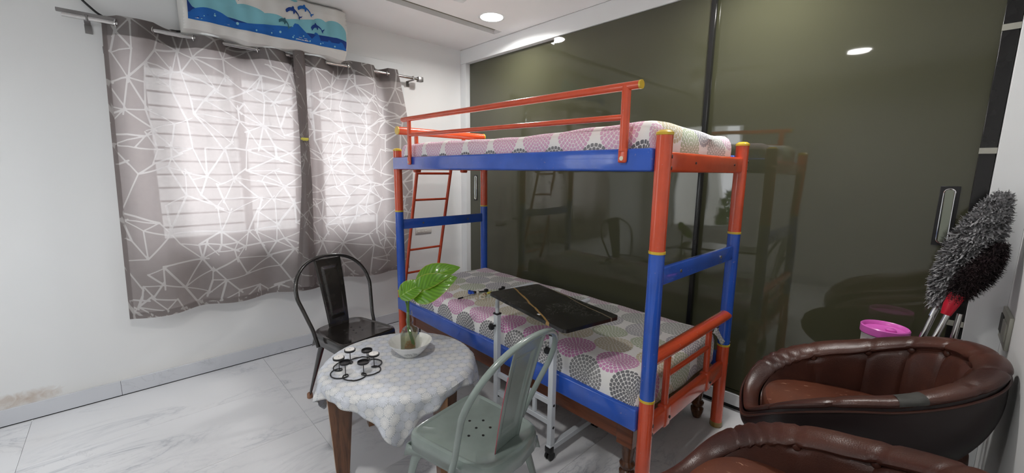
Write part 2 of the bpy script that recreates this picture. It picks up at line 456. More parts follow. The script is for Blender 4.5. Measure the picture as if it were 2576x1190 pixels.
def smoothpath(pts, k=6, closed=False):
    pts = [V(p) for p in pts]; n = len(pts); out = []
    rng = range(n) if closed else range(n-1)
    for i in rng:
        p0 = pts[(i-1) % n] if (closed or i > 0) else pts[i]
        p1 = pts[i]; p2 = pts[(i+1) % n]; p3 = pts[(i+2) % n] if (closed or i+2 < n) else p2
        for t in range(k):
            t /= k
            out.append(.5*((2*p1)+(p2-p0)*t+(2*p0-5*p1+4*p2-p3)*t*t+(3*p1-p0-3*p2+p3)*t**3))
    if not closed: out.append(pts[-1])
    return out
def solid(o, t, off=0):
    md = o.modifiers.new('thickness', 'SOLIDIFY'); md.thickness = t; md.offset = off; return o
def copy_tree(o, parent=None):
    c = o.copy(); COL.objects.link(c)
    if parent: c.parent = parent; c.matrix_parent_inverse = o.matrix_parent_inverse.copy()
    for ch in list(o.children): copy_tree(ch, c)
    return c
def disc(bm, c, n, r, t=.004, seg=14, mat=0):
    c = V(c); n = V(n).normalized(); tube(bm, [c-n*t/2, c+n*t/2], r, seg, mat=mat)

# ------------------------------------------------------------------ room shell
WX0, WX1, WZ0, WZ1 = -2.46, -0.84, 0.92, 2.14     # window_1 opening in the window wall
bm = bmesh.new()
for lo, hi in (((LX-.2, 0, 0), (WX0, .22, CH+.12)), ((WX1, 0, 0), (.8, .22, CH+.12)), ((WX0, 0, 0), (WX1, .22, WZ0)), ((WX0, 0, WZ1), (WX1, .22, CH+.12))): box(bm, lo, hi)
tag(obj('wall_back', bm, 'wall_paint', smooth=False), kind='structure')
SY0, SY1, SZ0, SZ1 = -1.45, -.45, .6, 2.2
bm = bmesh.new()
for lo, hi in (((LX-.2, WY-.2, 0), (LX, SY0, CH+.12)), ((LX-.2, SY1, 0), (LX, 0, CH+.12)), ((LX-.2, SY0, 0), (LX, SY1, SZ0)), ((LX-.2, SY0, SZ1), (LX, SY1, CH+.12))): box(bm, lo, hi)
tag(obj('wall_left', bm, 'wall_paint', smooth=False), kind='structure')
tag(boxo('wall_right', (LX-.2, WY-.2, 0), (.8, WY, CH+.12), 'wall_paint'), kind='structure')
tag(boxo('wall_behind_wardrobe', (.62, WY, 0), (.8, 0, CH+.12), 'wall_paint'), kind='structure')
# false ceiling: strip by the window wall, recessed groove, main panel
bm = bmesh.new()
box(bm, (LX, -.612, CH), (.62, 0, CH+.12)); box(bm, (LX, WY, CH), (.62, -.712, CH+.12))
box(bm, (-.085, -.712, CH), (.62, -.612, CH+.12))
ce = tag(obj('ceiling', bm, 'ceiling_paint', smooth=False), kind='structure')
bm = bmesh.new()
box(bm, (LX, -.712, CH+.035), (-.085, -.612, CH+.06))
tag(obj('trim_1', bm, 'groove_paint', smooth=False), kind='structure')
# floor: screed with marble tiles laid on it
fl = tag(boxo('floor', (LX, WY, -.05), (.62, 0, -.012), 'grout'), kind='structure')
xs = [-4.28, -3.10, -1.93, -.75, .43, .62]; ys = [-3.735, -3.56, -2.96, -2.36, -1.76, -1.155, -.555, 0]
for j in range(len(ys)-1):
    for i in range(len(xs)-1):
        a, b = max(xs[i], LX), xs[i+1]; c, d = ys[j], ys[j+1]
        if j % 2: a, b = max(a, LX), b
        bm = bmesh.new(); cx, cy = (a+b)/2, (c+d)/2
        box(bm, (a-cx+.0006, c-cy+.0006, -.012), (b-cx-.0006, d-cy-.0006, 0), .0004, 1)
        obj('floor_tile', bm, 'floor_marble', fl, loc=(cx, cy, 0))
# skirting pieces
sk = tag(boxo('baseboard_back', (LX, -.010, 0), (0, 0, .098), 'dark_gap'), kind='structure')
e = [LX, -2.72, -1.52, -.33, 0]
for a, b in zip(e, e[1:]): boxo('skirting_tile', (a+.0008, -.012, .006), (b-.0008, 0, .1), 'skirting_marble', sk, .001, 1)
sk = tag(boxo('baseboard_left', (LX, WY, .004), (LX+.004, 0, .098), 'wall_paint'), kind='structure')
for a, b in ((WY, -2.5), (-2.5, -1.3), (-1.3, -.012)): boxo('skirting_tile', (LX, a+.001, .005), (LX+.012, b-.001, .1), 'skirting_marble', sk, .001, 1)
sk = tag(boxo('baseboard_right', (LX, WY, .004), (0, WY+.003, .098), 'wall_paint'), kind='structure')
for a, b in ((LX+.012, -2.7), (-2.7, -1.5), (-1.5, -.3), (-.3, -.002)): boxo('skirting_tile', (a+.001, WY, .005), (b-.001, WY+.012, .1), 'skirting_marble', sk, .001, 1)

# window_1 behind the curtains: casing, frames, panes, grille bars
wn = tag(D.objects.new('window_1', None), kind='structure'); COL.objects.link(wn); wn.location = (0, 0, 0)
bm = bmesh.new()
for lo, hi in (((-1.6, -.012, WZ1), (WX1+.2, 0, WZ1+.25)), ((WX1, -.012, WZ0-.02), (WX1+.2, 0, WZ1)), ((WX0-.06, -.03, WZ0-.05), (WX1+.1, .0, WZ0-.02))): box(bm, lo, hi, .002, 1)
obj('casing', bm, 'white_laminate', wn)
bm = bmesh.new()
for a in (WX0, -1.93, -1.39, WX1-.05): box(bm, (a, .12, WZ0), (a+.05, .17, WZ1), .003, 1)
for a in (WZ0, WZ1-.05): box(bm, (WX0, .12, a), (WX1, .17, a+.05), .003, 1)
obj('window_frame', bm, 'white_laminate', wn)
for a, b in ((WX0+.05, -1.93), (-1.88, -1.39), (-1.34, WX1-.05)): boxo('pane', (a, .143, WZ0+.05), (b, .147, WZ1-.05), 'window_glass', wn)
gb = None
z = WZ0+.045
while z < WZ1-.02:
    if gb is None:
        bm = bmesh.new(); box(bm, (WX0, .07, -.006), (WX1, .082, .006), .002, 1); gb = obj('grille_bar', bm, 'white_frame_paint', wn); gb.location.z = z
    else:
        g = gb.copy(); COL.objects.link(g); g.parent = wn; g.location.z = z
    z += .088
# window_2 in the wall opposite the wardrobe (seen in the glass)
w2 = tag(D.objects.new('window_2', None), kind='structure'); COL.objects.link(w2)
bm = bmesh.new()
for a in (SY0, -.97, SY1-.05): box(bm, (LX-.1, a, SZ0), (LX-.05, a+.05, SZ1), .003, 1)
for a in (SZ0, 1.72, SZ1-.05): box(bm, (LX-.1, SY0, a), (LX-.05, SY1, a+.05), .003, 1)
obj('window_frame', bm, 'white_laminate', w2)
tag(boxo('floor_outside', (-7, -6, -.3), (LX-.25, 2, -.2), 'outside_ground'), kind='structure')

tag(boxo('wall_outside', (-5.6, -.62, -.2), (-5.4, 2.2, 3.2), 'cover_cloth'), kind='structure')
sh = thing('potted_shrub', 'green potted shrub outside, seen mirrored in the wardrobe glass', 'plant', (-4.9, -1.25, -.2))
latheo('pot', [(0, 0), (.14, 0), (.2, .45), (.22, .45), (.22, .5), (.18, .5), (.17, .45), (0, .45)], 'rubber_foot', sh, seg=24)
bm = bmesh.new(); rnd = random.Random(8)
for k in range(420):
    a, b = rnd.uniform(0, 6.28), rnd.uniform(-1, 1); q = V((cos(a)*(1-b*b)**.5*.32, sin(a)*(1-b*b)**.5*.42, .95+b*.5))*1.0; q *= 1
    d1 = V((rnd.uniform(-1, 1), rnd.uniform(-1, 1), rnd.uniform(-1, 1))).normalized(); d2 = d1.orthogonal().normalized()
    bm.faces.new([bm.verts.new(q+d1*u_*.09+d2*v_*.035) for u_, v_ in ((-1, 0), (0, 1), (1, 0), (0, -1))])
tag(obj('foliage', bm, 'foliage', sh), kind='stuff')

# ------------------------------------------------------------------ wardrobe
wd = thing('wardrobe', 'wall-wide sliding wardrobe with dark olive glass doors and white frame', 'wardrobe', (0, 0, 0))
GZ = 2.5
boxo('carcass', (.10, WY+.03, .11), (.60, -.02, GZ), 'white_laminate', wd)
boxo('fascia', (0, WY+.0005, GZ), (.10, -.001, CH-.003), 'white_laminate', wd, .001, 1)
boxo('side_stile', (0, -.088, .04), (.10, -.002, GZ-.001), 'white_laminate', wd, .001, 1)
boxo('side_panel', (-.004, WY+.0005, .0), (.60, -3.628, GZ-.001), 'white_laminate', wd, .001, 1)
boxo('plinth', (0, -3.625, .036), (.10, -.089, .11), 'white_laminate', wd, .002, 1)
boxo('floor_track', (.004, -3.625, .11), (.095, -.089, .116), 'chrome', wd)
boxo('plinth_shade', (.03, -3.625, 0), (.10, -.089, .0355), 'dark_gap', wd)  # near-black block, colours in the shadow beneath the plinth
doors = []
for k, (a, b, dx) in enumerate(((-1.235, -.09, .05), (-2.44, -1.222, .012), (-3.60, -2.445, .045))):
    d = boxo('door', (dx, a, .118), (dx+.018, b, GZ-.002), 'wardrobe_glass', wd, .0008, 1); doors.append(d)
    boxo('door_edge', (dx+.001, a-.0015, .118), (dx+.017, a+.002, GZ-.003), 'steel_rail', d)
boxo('door_profile', (-.004, -2.460, .118), (.030, -2.434, GZ-.002), 'black_profile', doors[1], .004, 2)
boxo('door_profile', (.030, -3.626, .118), (.075, -3.578, GZ-.002), 'black_profile', doors[2], .002, 1)
for z in (.8, 1.555, 2.04):
    boxo('profile_clip', (.026, -3.627, z-.012), (.034, -3.577, z+.012), 'switch_plastic', doors[2])
def handle(d, x, y, z0, z1, w):
    h = boxo('handle_plate', (x-.003, y-w/2, z0), (x+.001, y+w/2, z1), 'black_plastic', d, .001, 1)
    bm = bmesh.new(); q = w*.28; n = 8; pts = []
    for zc, s in ((z1-.012-q, 1), (z0+.012+q, -1)):
        for i in range(n+1):
            a = pi*i/n; pts.append((x-.004, y+s*cos(a)*q, zc+s*sin(a)*q))
    tube(bm, pts, .0035, 8, closed=True); bmesh.ops.recalc_face_normals(bm, faces=bm.faces[:]); obj('handle_rim', bm, 'chrome', d)
    boxo('handle_pull', (x-.006, y-q+.003, z0+.014), (x-.002, y+q-.003, z1-.014), 'handle_glass', d, .002, 1)
handle(doors[0], .049, -.18, 1.15, 1.41, .05)
handle(doors[2], .044, -3.515, 1.14, 1.405, .062)

# ------------------------------------------------------------------ ceiling: downlights, fan
dl = None
for k, (a, b) in enumerate(DOWNLIGHTS):
    if dl is None:
        dl = thing('downlight', 'round recessed ceiling light next to the ceiling groove, switched on', 'light', (a, b, CH))
        latheo('trim_ring', [(.088, -.001), (.104, -.003), (.108, 0), (.104, .0)], 'white_laminate', dl, seg=40)
        latheo('diffuser', [(0, -.0015), (.088, -.0015), (.088, 0)], 'lamp_diffuser', dl, seg=40)
    else:
        c = copy_tree(dl); c.location = (a, b, CH)
        c['label'] = ['', 'unseen ceiling fill light added above the two brown chairs', 'round ceiling light mirrored in the right wardrobe door'][k]
    L = D.lights.new('downlight_glow', 'AREA'); L.shape = 'DISK'; L.size = .17; L.energy = LAMP_W; L.color = (1, .975, .94); L.spread = rad_(160)
    lo = D.objects.new('downlight_glow', L); lo.location = (a, b, CH-.004); COL.objects.link(lo)
fan = thing('ceiling_fan', 'ceiling fan with one grey blade tip showing at the top of the picture', 'fan', (-1.62, -1.73, CH))
latheo('canopy', [(0, 0), (.06, 0), (.05, -.05), (.012, -.07), (.012, -.07), (0, -.07)][::-1], 'white_laminate', fan)
tubeo('down_rod', [(0, 0, -.06), (0, 0, -.17)], .011, 'white_laminate', fan)
latheo('motor', [(0, -.27), (.07, -.27), (.105, -.25), (.11, -.21), (.08, -.17), (0, -.165)], 'white_laminate', fan)
for k in range(3):
    a0 = math.atan2(.27, .54)+k*2*pi/3
    bm = bmesh.new(); Mx = Matrix.Rotation(a0, 4, 'Z')
    pts = []
    for t in range(13):
        s = t/12; wdt = .055+.02*s if t < 11 else .055*(12-t)/1.4+.01
        pts.append((.12+.49*s, wdt, s))
    rows = [[bm.verts.new(Mx @ V((q[0], q[1]*c, -.232+q[1]*c*.18))) for c in (-1, -.33, .33, 1)] for q in pts]
    for a, b in zip(rows, rows[1:]):
        for i in range(3): bm.faces.new((a[i], b[i], b[i+1], a[i+1]))
    o = obj('blade', bm, 'white_laminate', fan); solid(o, .004)

# ------------------------------------------------------------------ curtain rod, curtains
RY, RZ = -.10, 2.262
rod = thing('curtain_rod', 'long steel curtain rod fixed above the window with a square end cap', 'curtain rod', (-1.63, RY, RZ))
tubeo('rod', [(-1.10, 0, 0), (1.08, 0, 0)], .0125, 'steel_tube', rod, seg=16)
boxo('flat_rail', (-1.12, -.004, .010), (-.82, .008, .030), 'steel_rail', rod, .002, 1)
boxo('end_cap', (1.075, -.022, -.022), (1.125, .022, .022), 'steel_rail', rod, .006, 2)
for xb in (-1.005, 1.03):
    bm = bmesh.new(); box(bm, (xb-.013, .0, -.016), (xb+.013, .095, -.012)); box(bm, (xb-.015, .094, -.06), (xb+.015, .099, -.012), .001, 1); box(bm, (xb-.006, -.014, -.018), (xb+.006, .016, .018), .003, 1)
    obj('bracket', bm, 'steel_rail', rod)

def web_attr(o, xs_, ys_, segs):
    best = np.full(len(xs_), 1.0)
    for (ax, ay, bx, by, w_) in segs:
        dx, dy = bx-ax, by-ay; t = np.clip(((xs_-ax)*dx+(ys_-ay)*dy)/(dx*dx+dy*dy), 0, 1)
        best = np.minimum(best, np.hypot(xs_-ax-t*dx, ys_-ay-t*dy)-w_)
    at = o.data.attributes.new('web', 'FLOAT', 'POINT'); at.data.foreach_set('value', best.astype(np.float32))
def make_curtain(name, label, eyes, xb0, xb1, zb, seed, gather=None, xo0=None, xo1=None):
    """eyes: eyelet x on the rod; the cloth passes in front of the rod between eyelets 0-1, 2-3, ..."""
    rnd = random.Random(seed)
    x0 = eyes[0]-.05 if xo0 is None else xo0; x1 = eyes[-1]+.06 if xo1 is None else xo1
    kn = [x0]+eyes+[x1]
    ph = [rnd.uniform(0, 6) for _ in range(6)]
    def wave(xr):
        for i in range(len(kn)-1):
            if xr <= kn[i+1] or i == len(kn)-2:
                t = (xr-kn[i])/(kn[i+1]-kn[i]); s = -1 if i % 2 == 1 else 1
                if i == 0 or i == len(kn)-2: return s*sin(pi*t*.55 if i else pi*(.45+t*.55))*.6
                return s*sin(pi*max(0, min(1, t)))
    top = RZ+.045
    def P(u, v):
        xr = x0+(x1-x0)*u; wv = wave(xr)
        amp = .040*(1-v)**1.3+.021
        bot = xb0+(xb1-xb0)*u
        x = xr+(bot-xr)*v**.8
        bul = sin(pi*min(1, v*1.15))*.085
        if u > .8: x += bul*(u-.8)/.2*(1.0 if gather != 'R' else 0)
        y = RY+wv*amp - .008 - .018*v
        y += v*(.018*sin(9*u+ph[0]+v*1.5)+.013*sin(19*u+ph[1]-v*2)+.007*sin(34*u+ph[2]+v))
        z = top-(top-zb)*v + (.006*sin(14*u+ph[3])*(v) )+ (-.012*abs(wv)*(1-v))
        if gather == 'L':
            g = math.exp(-((v-.36)/.10)**2)
            k = max(0, 1-u/.16)
            x = x + (1-k)*0 - k*0
            y -= .03*k*sin(u*90)*(.4+v)
            x = x+(.010*sin(u*120)-.0)*k
        if gather == 'R':
            k = max(0, (u-.86)/.14)
            y += .02*k*sin(u*80)
        y = min(y, -.024)
        if -2.24 < x < -1.22: z = min(z, 2.276)
        return V((x, y, z))
    root = thing(name, label, 'curtain', ((x0+x1)/2, RY, 0))
    off = V(((x0+x1)/2, RY, 0))
    NU, NV = 240, 400; bm = bmesh.new(); grid(bm, NU, NV, lambda u, v: P(u, v)-off); cloth = obj('curtain_cloth', bm, 'curtain_cloth', root)
    # double header band and side / bottom hems on the room side
    def Pn(u, v, d):
        p = P(u, v); e1 = P(min(1, u+.004), v)-P(max(0, u-.004), v); e2 = P(u, min(1, v+.004))-P(u, max(0, v-.004))
        n = e1.cross(e2).normalized()
        if n.y > 0: n = -n
        return p+n*d-off
    bm = bmesh.new(); grid(bm, 150, 5, lambda u, v: Pn(u, v*.058, -.0012)); obj('header_band', bm, 'curtain_header', root)
    bm = bmesh.new(); grid(bm, 120, 2, lambda u, v: Pn(u, .978+v*.02, .0012)); hem1 = obj('hem', bm, 'curtain_cloth', root)
    bm = bmesh.new(); grid(bm, 2, 60, lambda u, v: Pn(u*.02, v, .0012)); hem2 = obj('hem', bm, 'curtain_cloth', root)
    for ex in eyes:
        u = (ex-x0)/(x1-x0); q = V((ex, RY, RZ))-off
        bm = bmesh.new(); d = V((.8, -.6 if True else .6, 0)); a = []
        for k in range(20):
            t = 2*pi*k/20; a.append(q+V((.35, -.94, 0)).normalized()*cos(t)*.022*.0+V((0.55, .83, 0)).normalized()*cos(t)*.022+V((0, 0, sin(t)*.022)))
        tube(bm, a, .0035, 8, closed=True); bmesh.ops.recalc_face_normals(bm, faces=bm.faces[:]); obj('eyelet', bm, 'chrome', root)
    # printed web of pale lines, raised a hair from the cloth
    W = abs(xb1-xb0)*.5+(x1-x0)*.5; H = top-zb
    pts = []
    nx, ny = max(3, int(W/.165)), int(H/.165)
    for i in range(-1, nx+2):
        for j in range(-1, ny+2):
            hx, hy = (i+.5*(j % 2)+rnd.uniform(-.25, .25))*W/nx, (j+rnd.uniform(-.25, .25))*H/ny
            pts.append((hx, hy))
            for k in range(2):
                a = rnd.uniform(0, 2*pi); rr = rnd.uniform(.06, .13); pts.append((hx+rr*cos(a), hy+rr*sin(a)))
    keep = []
    for p in pts:
        if all((p[0]-q[0])**2+(p[1]-q[1])**2 > .036**2 for q in keep): keep.append(p)
    vv, ee, ff = geometry.delaunay_2d_cdt([V(p) for p in keep], [], [], 0, 1e-6)[:3]
    ed = set()
    for f in ff:
        for i in range(len(f)): ed.add(tuple(sorted((f[i], f[(i+1) % len(f)]))))
    segs = []
    for a, b in sorted(ed):
        if rnd.random() < .22: continue
        p, q = V(vv[a]), V(vv[b]); L = (q-p).length
        if L < .02 or L > .45: continue
        segs.append((p.x, p.y, q.x+(q.x-p.x)/L*rnd.choice((0, 0, .03)), q.y+(q.y-p.y)/L*rnd.choice((0, 0, .03)), rnd.uniform(-.0016, .0012)))
    gu, gv = np.meshgrid(np.linspace(0, 1, NU+1), np.linspace(0, 1, NV+1), indexing='ij')
    web_attr(cloth, gu.ravel()*W, gv.ravel()*H, segs)
    for o_, (n1, n2, f1) in ((hem1, (120, 2, lambda u, v: (u, .978+v*.02))), (hem2, (2, 60, lambda u, v: (u*.02, v)))):
        a_ = np.array([f1(i/n1, j/n2) for i in range(n1+1) for j in range(n2+1)]); web_attr(o_, a_[:, 0]*W, a_[:, 1]*H, segs)
    return root
make_curtain('curtain', 'wide grey curtain with a white line web on the left half of the window', [-2.512, -2.353, -2.159, -2.012, -1.807, -1.645], -2.635, -1.50, .520, 3, xo0=-2.575, xo1=-1.60)
make_curtain('curtain', 'narrower grey line-web curtain between the covered air conditioner and the bunk bed', [-1.545, -1.348, -1.176, -.97, -.845], -1.66, -.70, .545, 11, xo0=-1.585, xo1=-.775, gather='L')
# gathered, clipped edge of the right-hand curtain
def rope(v):
    z = 2.315-(2.315-.56)*v
    wd = .028+.02*abs(v-.36)+.06*max(0, v-.5)**1.5
    xx = -1.562-.02*v-.10*max(0, v-.55)
    return xx, z, wd
bm = bmesh.new()
def PR(u, v):
    xx, z, wd = rope(v); a = 2*pi*u
    return V((xx+wd*cos(a)*(1+.18*sin(5*a+6*v)), -.155-.03*v+wd*.55*sin(a)*(1+.2*sin(4*a-5*v)), z))
grid(bm, 90, 200, PR, closed_u=True)
gc = tag(obj('curtain_tie_bunch', bm, 'curtain_cloth'), 'narrow bunched curtain edge hanging in a twist, pinched halfway by a clip', 'curtain')
rnd = random.Random(5); segs = []
for k in range(80):
    u0, v0 = rnd.uniform(-.1, 1.1)*.36, rnd.random()*1.7; a = rnd.choice((-1, 1))*rnd.uniform(.25, 1.3); L = rnd.uniform(.06, .2)
    segs.append((u0, v0, u0+L*cos(a), v0+L*sin(a), rnd.uniform(-.002, 0)))
gu, gv = np.meshgrid(np.arange(90)/90, np.arange(201)/200, indexing='ij'); web_attr(gc, gu.ravel()*.36, gv.ravel()*1.7, segs)
cl = thing('curtain_clip', 'small yellow clip pinching the bunched curtain edge', 'clip', (-1.575, -.19, 1.668))
boxo('jaw', (-.026, -.016, -.006), (.026, .0, .010), 'yellow_piece_plastic', cl, .003, 2)
boxo('lever', (-.018, -.024, -.012), (.018, -.014, -.002), 'yellow_piece_plastic', cl, .002, 1)

# ------------------------------------------------------------------ covered air conditioner
ac = thing('air_conditioner', 'white wall air conditioner under a cloth cover with dolphins and blue waves', 'air conditioner', (-1.72, 0, 2.285))
def ACF(a, b):
    """front face of the cover: a 0..1 along, b 0..1 upwards"""
    x = -.497+.975*a; z = .035+.30*b
    y = -.225-.035*sin(pi*min(1, b*1.1))**.7 - .006*sin(9*a+4*b) - .005*sin(23*a-6*b) - .004*sin(14*(a+b))
    z += .030*a*0
    return V((x, y, z))
def rbox(u, v):
    """closed cross-section of the cover swept along x: u round, v along"""
    a = v; x = -.50+.98*v; ins = .018*(max(0, abs(v-.5)-.47)/.03)**2
    prof = [(-.02, .012), (-.10, -.004), (-.19, .0), (-.225, .035), (-.25, .09), (-.262, .18), (-.255, .27), (-.235, .325), (-.20, .345), (-.1, .352), (-.02, .352)]
    n = len(prof)-1; t = u*n; i = min(n-1, int(t)); t -= i
    y = prof[i][0]*(1-t)+prof[i+1][0]*t; z = prof[i][1]*(1-t)+prof[i+1][1]*t
    w_ = .005*sin(9*a+z*14)+.004*sin(23*a-z*20)+.003*sin(60*a+z*9)
    if y < -.1: y -= w_
    else: z -= w_*1.2
    if u < .35: z += .006*sin(11*a)+.004*sin(31*a)
    y = y*(1-ins*2)+ins*-.1; z = z*(1-ins)+ins*.17
    return V((x, min(y, -.004), z))
bm = bmesh.new(); grid(bm, 60, 90, rbox)
for e in (0, 1):
    pass
vs = [bm.verts.new(rbox(i/30, 0)) for i in range(31)]; bm.faces.new(vs)
vs = [bm.verts.new(rbox(i/30, 1)) for i in range(31)]; bm.faces.new(vs[::-1])
bmesh.ops.remove_doubles(bm, verts=bm.verts[:], dist=.0005); bmesh.ops.recalc_face_normals(bm, faces=bm.faces[:])
cov = obj('cloth_cover', bm, 'cover_cloth', ac)
boxo('unit_body', (-.47, -.2, .03), (.45, -.003, .33), 'white_plastic', ac, .02, 3)
# flat print: (x, z) outlines laid on the front surface of the cover
def surf_y(x, z):
    best = None
    v = (x+.50)/.98
    lo, hi = .3, .78
    for _ in range(22):
        mdl = (lo+hi)/2
        if rbox(mdl, v).z < z: lo = mdl
        else: hi = mdl
    return rbox((lo+hi)/2, v).y
def decal(name, pts, mat, d=.0015, sub=.012):
    bm = bmesh.new(); vs = [bm.verts.new((p[0], 0, p[1])) for p in pts]
    f = bm.faces.new(vs)
    bmesh.ops.triangulate(bm, faces=[f])
    for _ in range(5):
        es = [e for e in bm.edges if e.calc_length() > sub*1.6]
        if not es: break
        bmesh.ops.subdivide_edges(bm, edges=es, cuts=1, use_grid_fill=False)
        bmesh.ops.triangulate(bm, faces=bm.faces[:])
    for v in bm.verts: v.co.y = surf_y(v.co.x, v.co.z)-d
    bm.normal_update()
    for f in bm.faces:
        if f.normal.y > 0: f.normal_flip()
    return obj(name, bm, mat, cov)
def arc(cx, cz, rx, rz, a0, a1, n=14): return [(cx+rx*cos(a0+(a1-a0)*i/n), cz+rz*sin(a0+(a1-a0)*i/n)) for i in range(n+1)]
L0, R0 = -.478, .472
zb = .052      # lower edge of the print, a white band stays below
# pale aqua clouds/waves
top = [(L0, .33)]+arc(-.40, .19, .17, .15, 1.75, .35)+arc(-.16, .12, .12, .085, 2.1, .7)+arc(-.02, .10, .12, .085, 2.0, .7)+[(.12, .125)]+arc(.20, .125, .05, .045, 2.9, .8)+arc(.28, .155, .065, .075, 2.8, .9)+arc(.385, .165, .085, .075, 2.4, .05)+[(R0, .13)]
decal('print_clouds', [(L0, zb)]+top+[(R0, zb)], 'cover_aqua', .0012)
decal('print_clouds', [(.02, .325)]+arc(.05, .325, .035, .03, pi, 2*pi, 8)+arc(.12, .325, .03, .022, pi, 2*pi, 8)+[(.15, .33)], 'cover_aqua', .0012)
# dark sea behind
decal('print_sea', [(L0, zb+.015), (L0, .155), (-.455, .12), (-.40, .10), (-.24, .105), (-.1, .085), (.1, .09), (.26, .105), (.33, .12), (.40, .128), (R0, .115), (R0, zb+.01)], 'cover_navy', .0020)
# waves in front with curling crests
def crest(x, z, s):
    return [(x-.9*s, z), (x-.5*s, z+.35*s), (x-.45*s, z+.9*s), (x-.8*s, z+1.25*s), (x-1.15*s, z+1.1*s), (x-1.2*s, z+.9*s), (x-1.35*s, z+1.2*s), (x-1.1*s, z+1.6*s), (x-.6*s, z+1.6*s), (x-.15*s, z+1.2*s), (x+.05*s, z+.6*s), (x+.1*s, z)]
wv = [(L0, zb), (L0, .085)]+arc(-.37, .075, .10, .055, 2.9, .5)+[(-.24, .088), (-.15, .078)]+arc(-.03, .07, .12, .04, 2.4, .8)+crest(.16, .085, .045)+[(.18, .085), (.22, .082)]+crest(.275, .08, .030)+[(.29, .075)]+crest(.36, .066, .020)+[(.38, .065)]+crest(.445, .066, .022)+[(R0, .068), (R0, zb)]
decal('print_waves', wv, 'cover_blue', .0028)
for (a, b, r) in ((-.345, .095, .006), (-.345, .106, .003), (-.225, .082, .008), (-.12, .066, .005), (-.03, .070, .0045), (.02, .085, .007), (.10, .07, .005), (.105, .08, .003), (.165, .088, .005), (.21, .066, .005), (.285, .066, .005), (.30, .073, .003), (.385, .066, .006), (-.40, .08, .003)):
    decal('print_bubble', arc(a, b, r, r, 0, 2*pi, 10)[:-1], 'cover_dot', .0036)
for (a, b) in ((.135, .074), (.145, .066), (.17, .074), (.178, .066)): decal('print_dash', [(a, b), (a+.02, b-.0005), (a+.02, b+.0015), (a, b+.002)], 'cover_cloth', .0036)
DOL = [(-.50, .02), (-.44, .13), (-.30, .26), (-.12, .32), (-.05, .44), (.03, .42), (.06, .29), (.22, .20), (.36, .06), (.44, -.10), (.56, -.06), (.64, .02), (.60, -.12), (.48, -.20), (.46, -.36), (.38, -.24), (.40, -.14), (.28, .02), (.12, .11), (.10, -.04), (.02, -.10), (-.02, .08), (-.20, .06), (-.32, -.04), (-.40, -.14), (-.46, -.13), (-.44, -.04)]
def dolphin(x, z, s, ang, mat):
    pts = [(x+s*(p[0]*cos(ang)-p[1]*sin(ang)), z+s*(p[0]*sin(ang)+p[1]*cos(ang))) for p in DOL]
    decal('print_dolphin', pts, mat, .0042)
dolphin(-.265, .245, .105, .12, 'cover_navy')
dolphin(.105, .225, .095, -.12, 'cover_navy'); dolphin(.185, .262, .095, -.12, 'cover_blue')
dolphin(.09, .318, .07, -.3, 'cover_navy') if False else None
dolphin(.045, .145, .075, -.2, 'cover_teal'); dolphin(.255, .155, .085, .2, 'cover_navy')
# cables and wall bits
tag(tubeo('cable', smoothpath([(-2.70, -.02, 2.50), (-2.66, -.02, 2.40), (-2.60, -.02, 2.33), (-2.545, -.02, 2.285), (-2.53, -.02, 2.2), (-2.54, -.02, 2.1)]), .006, 'cable_black'), 'black cable looping down the wall beside the left curtain', 'cable')
tag(tubeo('cable', smoothpath([(-2.30, -.03, 2.27), (-2.27, -.03, 2.296), (-2.24, -.03, 2.30), (-2.2, -.05, 2.303), (-2.15, -.08, 2.31)]), .007, 'cable_black'), 'short black cable running into the air conditioner cover', 'cable')
hk = thing('wall_hook', 'tiny metal hook on the wall at the left curtain edge', 'hook', (-2.575, 0, 2.125))
boxo('plate', (-.012, -.004, -.02), (.004, 0, .02), 'steel_rail', hk, .001, 1); tubeo('peg', smoothpath([(-.004, -.003, -.006), (-.004, -.02, -.01), (-.004, -.024, .004)]), .003, 'steel_rail', hk)
sw = thing('switch_plate', 'small white switch plate on the window wall behind the red ladder', 'switch', (-.47, 0, .868))
boxo('plate', (-.09, -.010, -.03), (.09, 0, .03), 'white_plastic', sw, .003, 2)
for a in (-.06, -.02, .02): boxo('rocker', (a-.015, -.014, -.018), (a+.015, -.009, .018), 'white_plastic', sw, .002, 1)
so = thing('wall_socket', 'grey-beige switch and socket plate on the right wall above the brown chair', 'socket', (-.13, WY, .86))
boxo('plate', (-.11, 0, -.065), (.11, .012, .065), 'switch_plastic', so, .003, 2)
for a in (-.075, -.02): boxo('rocker', (a-.024, .011, -.035), (a+.024, .017, .035), 'switch_plastic', so, .002, 1)
boxo('outlet', (.02, .011, -.038), (.105, .015, .038), 'leather_patch', so, .002, 1)

